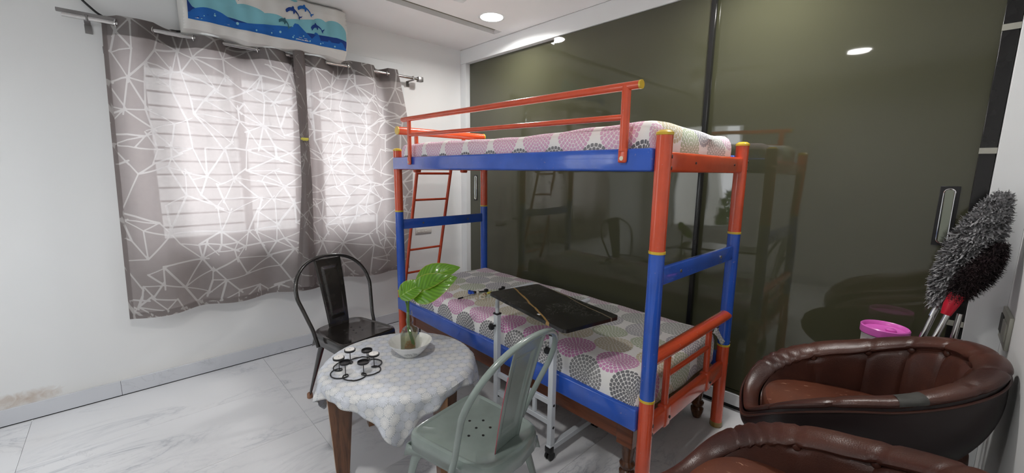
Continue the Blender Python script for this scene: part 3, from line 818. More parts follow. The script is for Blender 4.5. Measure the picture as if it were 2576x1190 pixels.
# ------------------------------------------------------------------ bunk bed
BA = -0.0146
BED = thing('bunk_bed', 'tubular steel bunk bed painted orange-red and blue with yellow caps', 'bed', (-.199, -.607, 0), BA)
BW, BL = .846, 2.137      # local: x 0..-BW (front), y 0..-BL (near)
PRD = .0315
for i, j in ((1, 1), (0, 1), (1, 0), (0, 0)):
    c = V((-i*BW, -j*BL, 0))
    bm = bmesh.new()
    for z0, z1, mt in ((.028, .5, 0), (.5, 1.136, 1), (1.136, 1.596, 0)):
        tube(bm, [c+V((0, 0, z0)), c+V((0, 0, z1))], PRD, 24, mat=mt)
    p = obj('post', bm, ['red_paint', 'blue_paint'], BED)
    latheo('post_cap', [(PRD, 1.592), (PRD+.002, 1.594), (PRD+.0015, 1.603), (.02, 1.612), (0, 1.614)], 'yellow_plastic', p, c, 24)
    for z in (.5, 1.136): latheo('post_ring', [(PRD, z-.006), (PRD+.0018, z-.005), (PRD+.0018, z+.005), (PRD, z+.006)], 'yellow_plastic', p, c, 24)
    latheo('post_foot', [(0, 0), (PRD-.003, 0), (PRD+.0015, .006), (PRD+.0015, .032), (PRD, .033)], 'ochre_rubber', p, c, 24)
    if j:
        for z in (1.512, 1.468, .385, .345):
            for s in (-1,):
                bm = bmesh.new(); disc(bm, c+V((.012, -PRD*.93, z)), (.35, -1, 0), .0075, .004); obj('bolt', bm, 'dark_bolt', p)
def rail(name, lo, hi, mat, bev=.012, label=None):
    o = boxo(name, lo, hi, mat, BED, bev, 3)
    if label: o['label'] = label
    return o
for x0, x1 in ((-BW-.036, -BW+.012), (-.012, .02)):
    rail('side_rail', (x0, -BL+.028, 1.455), (x1, .012, 1.545), 'blue_paint', .010)
    rail('side_rail', (x0, -BL+.028, .345), (x1, .012, .448), 'blue_paint', .010)
for y in (0, -BL):
    s = 1 if y == 0 else -1
    rail('end_rail', (-BW+.02, y-.018, 1.452), (-.02, y+.018, 1.532), 'red_paint', .012)
    rail('end_rail', (-BW+.02, y-.018, .315), (-.02, y+.018, .41), 'red_paint', .014)
    m_ = rail('middle_rail', (-BW+.02, y-.012, .992), (-.02, y+.012, 1.068), 'blue_paint', .006)
    for xx in (-BW*.76, -BW*.23):
        bm = bmesh.new(); disc(bm, (xx, y-.0135, 1.03), (0, -1, 0), .007, .003); obj('bolt', bm, 'bolt_metal', m_)
for y, z in ((-BL, 1.492),):
    for xx in (-BW*.70, -BW*.17):
        bm = bmesh.new(); disc(bm, (xx, y-.019, z), (0, -1, 0), .005, .003); obj('bolt_hole', bm, 'dark_bolt', BED)
# head / foot end hoops: thick top tube, two uprights, thin middle bar, collars on the rail
def hoop(y, zt, zr):
    h = tubeo('end_tube', [(-BW+.005, y, zt), (-.01, y, zt)], .030, 'red_paint', BED, seg=22)
    for xx, s in ((-BW+.004, -1), (-.009, 1)):
        bm = bmesh.new(); disc(bm, (xx, y, zt), (1, 0, 0), .031, .008, 20); obj('tube_cap', bm, 'yellow_plastic' if zt > 1 else 'red_paint', h)
    for xx in (-BW+.165, -.225):
        u = tubeo('upright', [(xx, y, zr-.02), (xx, y, zt)], .0155, 'red_paint', BED, seg=14)
        boxo('collar', (xx-.028, y-.023, zr-.10), (xx+.028, y+.023, zr+.006), 'red_paint', u, .012, 3)
        bm = bmesh.new(); disc(bm, (xx+.012, y-.0245, zr-.055), (0, -1, 0), .007, .003); obj('bolt', bm, 'dark_bolt', u)
    tubeo('middle_bar', [(-BW+.165, y, (zt+zr)/2+.01), (-.225, y, (zt+zr)/2+.01)], .0125, 'red_paint', BED, seg=12)
hoop(0.0, 1.745, 1.532); hoop(-BL, .675, .41)
# guard rail at the front of the upper bunk
gx = -BW-.040
G = tubeo('guard_rail', [(gx, -.17, 1.805), (gx, -2.045, 1.785)], .0165, 'red_paint', BED, seg=16)
tubeo('guard_bar', [(gx, -.27, 1.695), (gx, -1.975, 1.668)], .0125, 'red_paint', G, seg=12)
bm = bmesh.new(); disc(bm, (gx, -2.048, 1.785), (0, -1, 0), .0175, .008, 20); obj('tube_cap', bm, 'yellow_plastic', G)
for yy, zz in ((-.26, 1.803), (-1.985, 1.785)):
    tubeo('guard_upright', [(gx, yy, 1.535), (gx, yy, zz)], .014 if yy > -1 else .0185, 'red_paint', G, seg=12)
    boxo('guard_bracket', (gx-.012, yy-.020, 1.488), (gx+.004, yy+.020, 1.548), 'red_paint', G, .008, 3)
    bm = bmesh.new(); disc(bm, (gx-.012, yy, 1.506), (-1, 0, 0), .009, .004); obj('bracket_bolt', bm, 'bolt_metal', G)
# mattress boards
for z in (1.462, .352):
    n = 9
    for k in range(n):
        a = -.02-(BL-.08)*k/n; b = -.02-(BL-.08)*(k+1)/n+.012
        boxo('bed_board', (-BW+.015, b-.03, z), (-.015, a-.03, z+.016), 'plywood', BED)

def mattress(name, label, x0, x1, y0, y1, zb, zt, r, seed, sag=.008, hump=None, du=.10, dk=.04, mat='dahlia_sheet'):
    """rounded block covered in the printed sheet; UVs unroll over the edges"""
    root = thing(name, label, 'mattress', ((x0+x1)/2, (y0+y1)/2, zb), BA)
    W, L, H = (x1-x0), (y1-y0), (zt-zb); w, l = W-2*r, L-2*r; rnd = random.Random(seed); ph = [rnd.uniform(0, 6) for _ in range(8)]
    q = r*pi/2; side = H-2*r+2*q
    def P(u, v):
        U = -side+(w+2*side)*u; Vv = -side+(l+2*side)*v
        cu = min(max(U, 0), w); cv = min(max(Vv, 0), l); tu, tv = U-cu, Vv-cv
        t = max(abs(tu), abs(tv))
        if t > 1e-9:
            hy = math.hypot(tu, tv); dx, dy = tu/hy, tv/hy
        else: dx = dy = 0
        if t < q: h = r*sin(t/r); z = -r*(1-cos(t/r))
        elif t < q+H-2*r: h = r; z = -r-(t-q)
        else:
            s = (t-q-(H-2*r))/r; h = r*cos(s); z = -(H-r)-r*sin(s)
        X = cu+dx*h; Y = cv+dy*h
        z_ = H+z
        nz = sag*(sin(X*7+ph[0])*sin(Y*3+ph[1])+.5*sin(X*17+ph[2]+Y*5)+.35*sin(Y*23+ph[3]+X*9))
        if t < q: z_ += nz*(1-t/q)
        elif z_ > .02: X += dx*.004*sin(Y*11+ph[4]); Y += dy*.006*sin(X*14+ph[5])
        if hump and z_ > H*.4: z_ += hump(cu/w, cv/l)*(z_-H*.4)/(H*.6)
        return V((X-w/2, Y-l/2, z_))
    bm = bmesh.new()
    grid(bm, 56, 110, P, uv=lambda u, v: (-side+(w+2*side)*u+du+dk*(-side+(l+2*side)*v), -side+(l+2*side)*v))
    bmesh.ops.remove_doubles(bm, verts=bm.verts[:], dist=.0002)
    o = obj('sheet', bm, mat, root)
    b = boxo('mattress_body', (-W/2+r*.6, -L/2+r*.6, .004), (W/2-r*.6, L/2-r*.6, H*.55), 'thread_cloth', root, .02, 2)
    return root
mattress('mattress', 'upper bunk mattress in a sheet of pink and grey dahlia discs', -1.064, -.235, -2.70, -.645, 1.480, 1.638, .045, 2, .006,
         lambda a, b: .020*max(0, 1-b*3.2)*sin(pi*min(1, a+.25)), .185, .01, 'dahlia_sheet_pale')
mattress('mattress', 'lower bunk mattress in a dahlia print sheet under the black tray', -1.075, -.235, -2.705, -.655, .37, .578, .045, 4, .006)
# loose sheet corner hanging by the wardrobe-side foot post, and a folded crease ridge
bm = bmesh.new()
def PC(u, v): return V((-.30+.10*u, -2.70-.05*v-.02*u*v, .578-.012*u*v-.05*v*v-.010*sin(u*9)))
grid(bm, 12, 8, PC, uv=lambda u, v: (.72+.13*u, -.06-.1*v))
o = obj('loose_sheet_corner', bm, 'dahlia_sheet'); solid(o, .002); tag(o, 'loose grey-printed sheet corner poking out beside the far foot post', 'sheet')

# ------------------------------------------------------------------ wooden cot under the lower bunk
cot = thing('wooden_cot', 'low reddish-brown wooden cot with turned legs pushed under the bunk bed', 'cot', (-.6, -1.66, 0), BA)
cw, clh = .41, 1.0
for s in (-1, 1):
    boxo('side_board', (s*cw-.016, -clh, .225), (s*cw+.016, clh-.0, .335), 'cot_wood', cot, .003, 1)
    boxo('end_board', (-cw, s*(clh-.02)-.014, .235), (cw, s*(clh-.02)+.014, .335), 'cot_wood', cot, .003, 1)
    for t in (-1, 1):
        lg = latheo('leg', [(0, 0), (.020, 0), (.026, .012), (.036, .045), (.036, .06), (.024, .072), (.034, .085), (.036, .1), (.024, .115), (.028, .15), (.034, .19), (.038, .2), (.034, .21)], 'cot_leg_wood', cot, (s*(cw-.02), t*(clh-.035), 0), 24)
        c = V((s*(cw-.02), t*(clh-.035), 0)); boxo('leg_block', (c.x-.042, c.y-.042, .205), (c.x+.042, c.y+.042, .337), 'cot_wood', lg, .004, 1)
for k in range(10):
    a = -clh+.03+k*(2*clh-.06)/10; boxo('plank', (-cw+.02, a+.004, .300), (cw-.02, a+.19, .318), 'cot_wood', cot, .002, 1)
tag(boxo('folded_rug', (-1.005, -2.60, .3205), (-.24, -.75, .338), 'rug_pattern', None, .004, 2), 'thin dark red patterned rug lying on the cot beneath the bed rail', 'rug')

# ------------------------------------------------------------------ ladder
ld = thing('bunk_ladder', 'narrow red metal ladder leaning between the bunk bed and the window wall', 'ladder', (-.677, -.15, 0))
def LP(x, z): return V((x, -.02-.385*(z/1.5)*.98, z))
for s in (-1, 1):
    tubeo('ladder_rail', [LP(s*.165, .0), LP(s*.165, 1.52)], .0135, 'red_paint', ld, seg=12)
for z in (.10, .325, .55, .765, .985, 1.205, 1.425):
    tubeo('rung', [LP(-.165, z), LP(.165, z)], .010, 'red_paint', ld, seg=10)

# ------------------------------------------------------------------ metal chairs
def metal_chair(name, label, loc, rz, enamel, mark=None):
    """local: seat centre at origin, front is +y"""
    t = thing(name, label, 'chair', loc, rz)
    SH = .455; fw, rw, dp = .190, .164, .185   # half front width, half rear width, half depth
    def outline(k, sc=1.0, n=40, ry=None):
        # rounded trapezoid; rear edge bowed
        pts = []
        for i in range(n):
            a = 2*pi*i/n; c, s = cos(a), sin(a); e = .26
            X = math.copysign(abs(c)**e, c); Y = math.copysign(abs(s)**e, s)
            hw = fw+(rw-fw)*(1-Y)/2
            y = Y*dp - (.035*(1-X*X) if Y < 0 else 0)*abs(Y)
            pts.append(V((X*hw*sc, y*sc, k)))
        return pts
    bm = bmesh.new(); n = 64
    rings = [outline(SH-.062, 1.045, n), outline(SH-.02, 1.03, n), outline(SH-.006, 1.012, n), outline(SH, .97, n), outline(SH-.001, .93, n), outline(SH-.006, .90, n), outline(SH-.0075, .6, n), outline(SH-.008, .05, n)]
    R = [[bm.verts.new(p) for p in r] for r in rings]
    for a, b in zip(R, R[1:]):
        for i in range(n): bm.faces.new((a[i], a[(i+1) % n], b[(i+1) % n], b[i]))
    bm.faces.new(R[-1]); bmesh.ops.recalc_face_normals(bm, faces=bm.faces[:])
    o = obj('seat', bm, enamel, t); solid(o, .003, -1)
    for a, r_h in [(k*pi/3+.2, .055) for k in range(6)]+[(0, 0)]:
        bm = bmesh.new(); disc(bm, (r_h*cos(a), -.005+r_h*sin(a), SH-.0075), (0, 0, 1), .0055, .002, 10); obj('seat_hole', bm, 'black_plastic', o)
    # pressed-steel legs: tapered channel, splayed, with arched apron between
    for sx in (-1, 1):
        for sy in (-1, 1):
            hwid = fw if sy > 0 else rw
            top = V((sx*hwid*.955, sy*dp*(.94 if sy > 0 else .80), SH-.045)); bot = V((sx*(hwid+.035), sy*(dp+.045), .02))
            def section(s, w_, off=0):
                c = top.lerp(bot, s); ro = .034*(1-s)+.010*s; q = [V((c.x-sx*w_, c.y-sy*off, c.z))]
                for k in range(5):
                    a = pi/2*k/4; q.append(V((c.x-sx*(ro-ro*sin(a))-sx*off, c.y-sy*(ro-ro*cos(a))-sy*off, c.z)))
                q.append(V((c.x-sx*off, c.y-sy*w_, c.z))); return q
            N = 16
            def wid(s): return .020+.046*(1-s)+.040*max(0, 1-s*5.5)**2
            bm = bmesh.new(); prev = None
            for k in range(N+1):
                s = (k/N)**1.5; q = [bm.verts.new(p) for p in section(s, wid(s))]
                if prev:
                    for i in range(6): bm.faces.new((prev[i], prev[i+1], q[i+1], q[i]))
                prev = q
            bmesh.ops.recalc_face_normals(bm, faces=bm.faces[:])
            lg = obj('leg', bm, enamel, t); md = solid(lg, .003, 0)
            bm = bmesh.new(); prev = None
            for k in range(N+1):
                s = (k/N)**1.5; q = [bm.verts.new(p) for p in section(s, wid(s)-.003, .004)]
                if prev:
                    for i in range(6): bm.faces.new((prev[i], prev[i+1], q[i+1], q[i]))
                prev = q
            o = obj('leg_lining', bm, 'maroon_underside', lg); o['label'] = 'maroon inner face of the leg'
            latheo('foot_pad', [(0, 0), (.013, 0), (.017, .004), (.0165, .03), (.012, .036), (0, .036)], 'rubber_foot', lg, (bot.x-sx*.006, bot.y-sy*.006, 0), 14)
    for (a, b) in (((-1, 1), (1, 1)), ((-1, -1), (1, -1)), ((-1, -1), (-1, 1)), ((1, -1), (1, 1))):
        A = V((a[0]*(fw if a[1] > 0 else rw), a[1]*dp, SH-.052)); B = V((b[0]*(fw if b[1] > 0 else rw), b[1]*dp, SH-.052))
        bm = bmesh.new(); N = 24; prev = None
        for k in range(N+1):
            s = k/N; p = A.lerp(B, s); q = abs(2*s-1); drop = .022+.03*max(0, (q-.35)/.65)**2.6
            out = V((0, 0, 0))
            vs = [bm.verts.new(p), bm.verts.new(p+V(((p.x)*.10*drop/.12, p.y*.12*drop/.12, -drop)))]
            if prev: bm.faces.new((prev[0], prev[1], vs[1], vs[0]))
            prev = vs
        o = obj('apron', bm, enamel, t); solid(o, .003, 0)
    # hoop back: tube rising from the rear corners, leaning back
    def HP(a):  # a: 0..1 along hoop
        pass
    w0, w1, hz = .2, .250, .440
    pts = []
    n = 26
    lean = lambda z: -dp+.022-.14*z-.14*z*z
    hl = lambda z: -.088-.36*z-.10*z*z
    w0 = .202
    left = [V((-w0+.002, hl(-.06), SH-.066)), V((-w0-.003, hl(-.02), SH-.02))]+[V((-w0-(w1-w0)*q, hl(hz*.5*q), SH+hz*.5*q)) for q in (.15, .4, .7, 1)]
    arc_ = []
    for i in range(1, n):
        a = pi-pi*i/n; h = hz*.5+hz*.5*abs(sin(a))**.85; arc_.append(V((w1*math.copysign(abs(cos(a))**.88, cos(a)), hl(h), SH+h)))
    pts = left+arc_+[V((-p.x, p.y, p.z)) for p in left[::-1]]
    tubeo('back_hoop', smoothpath(pts, 3), .0115, enamel, t, seg=12)
    # central splat with an embossed panel
    bm = bmesh.new()
    def SP(u, v):
        z = hz*v*.995; hw = .070+.022*v; X = (u-.5)*2*hw
        y = lean(z)+.012*(1-v)-.004
        e = 0
        if .18 < u < .82 and .14 < v < .88:
            d_ = min(u-.18, .82-u)/.06; e2 = min(v-.14, .88-v)/.03; e = min(1, d_, e2)
        if abs(u-.5) > .47: e = -1
        return V((X, y+.0065*e, SH+z-.01))
    grid(bm, 34, 60, SP); o = obj('back_splat', bm, enamel, t); solid(o, .003, 0)
    if mark:
        bm = bmesh.new()
        for u0 in (-.004,): grid(bm, 1, 20, lambda u, v: SP(u0, v*.75)+V((-.0012, (u-.5)*.0028, 0)))
        m2 = obj('splat_edge', bm, mark, o); solid(m2, .002); m2['label'] = 'worn pinkish-red edge of the splat'
    return t
metal_chair('metal_chair', 'black metal chair with open hoop back standing by the window wall', (-1.62, -1.03, 0), pi+.19, 'black_enamel')
metal_chair('metal_chair', 'grey-green metal chair with open hoop back in the foreground', (-1.680, -2.325, 0), .15, 'grey_enamel', 'pink_edge_mark')

# ------------------------------------------------------------------ round table, cloth
TC = V((-1.662, -1.695, 0)); TR, TH = .352, .50
tb = thing('round_table', 'small round wooden table with tapered legs under a pale cloth', 'table', TC)
latheo('table_top', [(0, TH-.03), (TR-.006, TH-.03), (TR, TH-.024), (TR, TH-.006), (TR-.005, TH-.001), (0, TH-.001)], 'table_wood', tb, seg=64)
for k, a in enumerate((-3.06, -1.49, .08, 1.65)):
    c0 = V((cos(a)*.315, sin(a)*.315, 0)); Mz = Matrix.Rotation(-1.78+k*pi/2, 4, 'Z'); bm = bmesh.new(); q = []
    for z, wd in ((TH-.031, .056), (.30, .044), (0, .024)):
        q.append([bm.verts.new(c0*(1+.03*(1-z/TH)) + (Mz @ V((.017-xx, yy, z)))) for xx, yy in ((0, -wd), (0, wd), (.034, wd), (.034, -wd))])
    for a_, b_ in zip(q, q[1:]):
        for i in range(4):
            f = bm.faces.new((a_[i], a_[(i+1) % 4], b_[(i+1) % 4], b_[i])); f.material_index = 1 if i in (1, 3) else 0
    bm.faces.new(q[0]); bm.faces.new(q[-1][::-1]); bmesh.ops.recalc_face_normals(bm, faces=bm.faces[:])
    obj('leg', bm, ['table_wood', 'table_wood_edge'], tb, smooth=False)
HA = .415; CR = rad_(-119)     # half side of the square cloth, direction of one corner
def cloth_ext(a):
    b = (a-CR+pi/4) % (pi/2)-pi/4
    b2 = pi/4-abs(b); return HA/max(cos(b2), .5)
def CP(u, v):
    a = 2*pi*u; E = cloth_ext(a); t = v*E
    RR = TR+.003
    corner = max(0, (E-HA)/(HA*.414))
    if t < RR: rr, z = t, 0
    else:
        s = t-RR; q = .014
        if s < q*pi/2: rr = RR+q*sin(s/q); z = -q*(1-cos(s/q))
        else:
            h = s-q*pi/2; fold = (.020*sin(11*a+.6)+.012*sin(23*a+2)+.010*sin(5*a))*min(1, h/.06)
            rr = RR+q+.010+.16*h*0+fold*(.35+.65*min(1, h/.12)); rr -= corner*.0*h
            z = -q-h
    nz = .0012*sin(rr*60)*sin(3*a) if t < RR else 0
    return V((rr*cos(a), rr*sin(a), z+nz*0))
bm = bmesh.new()
grid(bm, 192, 46, CP, closed_u=True, uv=lambda u, v: (v*cloth_ext(2*pi*u)*cos(2*pi*u), v*cloth_ext(2*pi*u)*sin(2*pi*u)))
bmesh.ops.remove_doubles(bm, verts=bm.verts[:], dist=.0001)
o = obj('tablecloth', bm, 'daisy_tablecloth', loc=(TC.x, TC.y, TH+.0015)); solid(o, .0012, 1)
tag(o, 'white and pale blue daisy lace cloth draped over the round table', 'tablecloth')
TT = TH+.003

# bowl
BX, BY = -1.590, -1.675
bowl = thing('serving_bowl', 'white scalloped bowl holding the plant bottle on the table', 'bowl', (BX, BY, TT))
sc = lambda a, r, z: r*(1+.016*max(0, (z-.03)/.04)*abs(sin(a*11)))
latheo('bowl_body', [(0, .003), (.036, .003), (.038, 0), (.048, 0), (.050, .004), (.070, .020), (.091, .046), (.107, .074), (.1095, .075), (.1085, .0725), (.089, .046), (.066, .021), (.044, .009), (0, .008)], 'porcelain', bowl, seg=88, mod=sc)
bm = bmesh.new()
for a0, h in ((-2.35, .020), (-2.2, .026), (-2.05, .022), (-1.85, .028), (-1.7, .018)):
    pts = [];
    for k in range(6):
        z = .016+h*k/5; r = .046+(z-.004)*.80+.001+ (0); r = (.070+(z-.020)*.79 if z > .02 else .050+(z-.004)*1.25)+.0016
        a = a0+.06*sin(k*1.1); pts.append((r*cos(a), r*sin(a), z))
    tube(bm, pts, .0007, 5)
    for s in (-1, 1): tube(bm, [pts[2], (pts[4][0]+s*.006, pts[4][1]-s*.003, pts[4][2])], .0006, 5)
obj('printed_sprig', bm, 'print_grey', bowl)
# square glass bottle with water
bot = thing('glass_bottle', 'clear square glass bottle of water standing in the white bowl', 'bottle', (BX, BY, TT+.027), .75)
def sq(a, r, z):
    k = min(1, max(0, (.118-z)/.02)); c = max(abs(cos(a)), abs(sin(a))); s = r/(c**.85); s = min(s, r*1.36)
    return r*(1-k)+s*k
prof = [(0, 0), (.038, 0), (.041, .004), (.041, .10), (.036, .114), (.019, .128), (.016, .138), (.019, .150), (.019, .162), (.0145, .175), (.0145, .190), (.0165, .192), (.0165, .197), (.0145, .199), (.0145, .206), (.0125, .206)]
inn = [(.0125, .190), (.0125, .172), (.0165, .160), (.0165, .150), (.0135, .137), (.0165, .126), (.034, .112), (.0388, .099), (.0388, .008), (0, .006)]
latheo('bottle_body', prof+inn, 'bottle_glass', bot, seg=64, mod=sq)
latheo('water', [(0, .0075), (.0382, .0085), (.0382, .085), (0, .085)], 'bottle_water', bot, seg=64, mod=sq)
# plant cutting
pl = thing('plant_cutting', 'green leafy cutting with roots standing in the glass bottle', 'plant', (BX, BY, TT+.035))
rgt = V(r2); upv = V((0, 0, 1)); toward = -V((f_.x, f_.y, 0)).normalized()
def Q(a, b, c=0): return rgt*a+upv*b+toward*c      # right, up, towards the camera side
def S_(pts, r, mat='plant_stem', nm='stem', k=6, seg=10):
    p = smoothpath(pts, k)
    if isinstance(r, tuple): r = [r[0]+(r[1]-r[0])*i/(len(p)-1) for i in range(len(p))]
    return tubeo(nm, p, r, mat, pl, seg=seg)
S_([Q(.018, .012), Q(.006, .06), Q(-.006, .11), Q(-.008, .16), Q(-.006, .20)], (.0085, .0075))
S_([Q(-.006, .19), Q(-.004, .235), Q(.002, .262), Q(.018, .277)], (.0065, .0028), nm='leaf_stalk')
S_([Q(-.007, .19), Q(-.012, .235), Q(-.022, .262), Q(-.036, .279)], (.0055, .0025), nm='leaf_stalk')
S_([Q(-.006, .20), Q(-.016, .245), Q(-.028, .285), Q(-.04, .345, .01)], (.0045, .0006), nm='rolled_leaf')
rnd = random.Random(3); bm = bmesh.new()
for k in range(22):
    a = rnd.uniform(0, 2*pi); p0 = Q(.018+.004*cos(a), .03*rnd.random()+.004, .004*sin(a)); rr = rnd.uniform(.016, .033)
    p1 = Q(.006+rr*cos(a), rnd.uniform(.0, .03), rr*sin(a)*.8); p2 = Q(.000+rr*.9*cos(a+1), rnd.uniform(-.003, .012), rr*.8*sin(a+1)); p3 = Q(rr*.9*cos(a+2), rnd.uniform(-.003, .03), rr*.8*sin(a+2))
    tube(bm, smoothpath([p0, p1, p2, p3], 5), .0014, 5)
tag(obj('roots', bm, 'root_fibre', pl), kind='stuff')
def leaf(base, tip, nrm, wd, droop, name='leaf'):
    base, tip, nrm = V(base), V(tip), V(nrm).normalized(); d = tip-base; L = d.length; dn = d/L
    side = nrm.cross(dn).normalized(); n2 = dn.cross(side).normalized(); bm = bmesh.new()
    def LPF(u, v):
        s = u; k = (v-.5)*2
        w_ = wd*(sin(pi*min(1, s**.72))**.8 if 0 < s < 1 else 0)*(1-.15*s)
        c = base+dn*L*s+n2*droop*sin(pi*s)
        rib = max(0, 1)*.0014*sin(s*46-abs(k)*8)*(1-abs(k)*.5)*(1 if .05 < s < .95 else 0)
        return c+side*w_*k - n2*(-.30*w_*abs(k)+.12*w_*k*k) + n2*rib
    grid(bm, 48, 16, LPF, uv=lambda u, v: (u, (v-.5)*2))
    return obj(name, bm, 'leaf_green', pl)
leaf(Q(.018, .272), Q(.245, .372, -.02), Q(-.25, .45, 1), .080, .020)
leaf(Q(.026, .318, -.04), Q(.255, .412, -.07), Q(-.2, .75, .8), .074, .026)
leaf(Q(-.046, .275, .01), Q(.09, .345, -.03), Q(-.2, .5, 1), .056, .016)

# candle holder: looped wire ring with six small cups
cups = [(-1.861, -1.563), (-1.795, -1.612), (-1.790, -1.692), (-1.925, -1.600), (-1.936, -1.680), (-1.868, -1.728)]
cc = V((sum(c[0] for c in cups)/6, sum(c[1] for c in cups)/6, 0)); RC = sum((V((*c, 0))-cc).length for c in cups)/6
ch = thing('candle_holder', 'black wire candle holder of looped rings with small round cups', 'candle holder', (cc.x, cc.y, TT))
a0 = math.atan2(cups[0][1]-cc.y, cups[0][0]-cc.x)
pts = []
for k in range(240):
    t = 2*pi*k/240; A, B_ = RC*1.16, RC*.33
    pts.append(V((A*cos(t+a0)-B_*cos(7*t+a0), A*sin(t+a0)-B_*sin(7*t+a0), .0026+.0022*(k % 40 < 20))))
tubeo('wire_base', pts, .0030, 'black_plastic', ch, seg=6, closed=True)
hts = [.062, .056, .064, .058, .060, .054]; lit = [1, 1, 0, 0, 1, 0]
for k in range(6):
    a = a0+2*pi*k/6; p = V((RC*.98*cos(a), RC*.98*sin(a), 0)); h = hts[k]
    st = tubeo('stem', [p+V((0, 0, .003)), p+V((0, 0, h))], .0020, 'black_plastic', ch, seg=6)
    latheo('cup', [(0, h), (.024, h), (.0265, h+.002), (.0265, h+.010), (.0245, h+.010), (.0235, h+.003), (0, h+.003)], 'black_plastic', st, p, 28)
    if lit[k]:
        tl = thing('tealight', {0: 'white tealight in the rearmost cup of the candle holder', 1: 'white tealight in the leftmost cup of the candle holder', 4: 'white tealight in the rightmost cup of the candle holder, nearest the bowl'}[k], 'candle', (cc.x+p.x, cc.y+p.y, TT+h+.0032), group='tealights in the wire candle holder')
        latheo('wax', [(0, 0), (.0225, 0), (.0225, .009), (.020, .0095), (0, .0085)], 'candle_wax', tl, seg=24)
        tubeo('wick', [(0, 0, .0075), (.001, 0, .012)], .0008, 'dark_bolt', tl, seg=5)

# ------------------------------------------------------------------ rolling overbed table
ob = thing('overbed_table', 'white framed rolling side table with black marble-look top reaching over the bed', 'table', (-1.15, -2.27, 0))
y2 = .41
def st(name, lo, hi, parent=ob, mat='white_frame_paint'): return boxo(name, lo, hi, mat, parent, .002, 1)
OT = .80
for yy in (0, y2):
    st('base_bar', (-.02, yy-.015, .052), (.42, yy+.015, .082))
    cl_ = st('column', (-.015, yy-.015, .082), (.015, yy+.015, .665)); bm = bmesh.new()
    for z in (.30, .42) if False else (.18, .30): disc(bm, (.0, yy-.0155, z), (0, -1, 0), .007, .002)
    obj('hole', bm, 'black_plastic', cl_)
    boxo('column_cap', (-.017, yy-.017, .663), (.017, yy+.017, .672), 'black_plastic', cl_, .001, 1)
    sgn = 1
    tubeo('telescopic_tube', smoothpath([(0, yy, .60), (0, yy, .70), (.0, yy, .735), (.012, yy, .765), (.04, yy, .781), (.09, yy, .784), (.28, yy, .784)], 5), .0115, 'white_frame_paint', ob, seg=12)
    k = thing if False else None
    kb = latheo('clamp_knob', [(0, 0), (.006, 0), (.006, .018), (.017, .020), (.019, .030), (.013, .040), (0, .041)], 'black_plastic', cl_, (0, 0, 0), 16, mod=lambda a, r, z: r*(1+.12*sin(5*a)) if z > .019 else r)
    kb.matrix_local = Matrix.Translation((-.015, yy, .60)) @ Matrix.Rotation(-pi/2, 4, 'Y')
    for xx in (.0, .40):
        cs = boxo('caster', (xx-.022, yy-.02, .040), (xx+.006, yy+.02, .075), 'black_plastic', ob, .004, 2)
        bm = bmesh.new()
        for s in (-1, 1): disc(bm, (xx-.004, yy+s*.011, .022), (0, 1, 0), .022, .012, 20)
        obj('wheel', bm, 'black_plastic', cs)
for z in (.20, .31): st('cross_bar', (-.010, .015, z-.014), (.010, y2-.015, z+.014))
st('short_post', (-.009, y2*.72-.01, .214), (.009, y2*.72+.01, .296))
st('short_post', (-.009, y2*.28-.01, .214), (.009, y2*.28+.01, .296))
# top, slightly turned
bm = bmesh.new(); hx, hy, rr = .163, .314, .022; pts = []
for cx_, cy_, s in ((hx-rr, hy-rr, 0), (-hx+rr, hy-rr, 1), (-hx+rr, -hy+rr, 2), (hx-rr, -hy+rr, 3)):
    for k in range(6): a = s*pi/2+k*pi/10; pts.append((cx_+rr*cos(a), cy_+rr*sin(a)))
lo = [bm.verts.new((p[0], p[1], 0)) for p in pts]; hi = [bm.verts.new((p[0], p[1], .016)) for p in pts]
bm.faces.new(lo[::-1]); bm.faces.new(hi)
for i in range(len(pts)): bm.faces.new((lo[i], lo[(i+1) % len(pts)], hi[(i+1) % len(pts)], hi[i]))
top = obj('tray_top', bm, 'black_marble', ob); top.location = (-1.120+1.15, -2.208+2.27, OT-.010); top.rotation_euler = (0, 0, -.19)
bm = bmesh.new(); box(bm, (-.145, -.115, .0163), (-.135, -.098, .0168)); obj('tray_sticker', bm, 'white_plastic', top)

# ------------------------------------------------------------------ loose toys on the lower mattress
ZT = .586
def toy(name, label, cat, p): return thing(name, label, cat, (p[0], p[1], ZT), 0, None)
t = toy('chain_links', 'cream plastic chain links lying on the sheet next to the tray', 'toy', (-.885, -1.395))
for k in range(5):
    a = k*.9; c = V((-.035+.018*k, .02*sin(k*2.1), .014+.004*(k % 2))); bm = bmesh.new(); q = []
    n = V((cos(a), sin(a), 0))
    for j in range(14): th_ = 2*pi*j/14; q.append(c+n*.016*cos(th_)+V((0, 0, .012*sin(th_))))
    tube(bm, q, .0032, 6, closed=True); bmesh.ops.recalc_face_normals(bm, faces=bm.faces[:]); obj('link', bm, 'cream_plastic', t)
t = toy('toy_clamp', 'blue toy connector piece on the sheet left of the tray', 'toy', (-.868, -1.262))
boxo('body', (-.018, -.014, 0), (.018, .014, .020), 'blue_plastic', t, .003, 1); boxo('arm', (-.006, -.034, .006), (.006, .02, .016), 'blue_plastic', t, .002, 1); boxo('lug', (-.022, -.006, .014), (-.006, .006, .03), 'blue_plastic', t, .002, 1)
t = toy('toy_rod', 'black toy rod with lugs lying between blue and yellow pieces', 'toy', (-.795, -1.295))
tubeo('rod', [(-.05, .02, .008), (.04, -.02, .010)], .006, 'black_plastic', t, seg=8); boxo('lug', (.02, -.022, .004), (.045, .0, .024), 'black_plastic', t, .002, 1); boxo('lug', (-.06, .01, .002), (-.04, .03, .018), 'black_plastic', t, .002, 1)
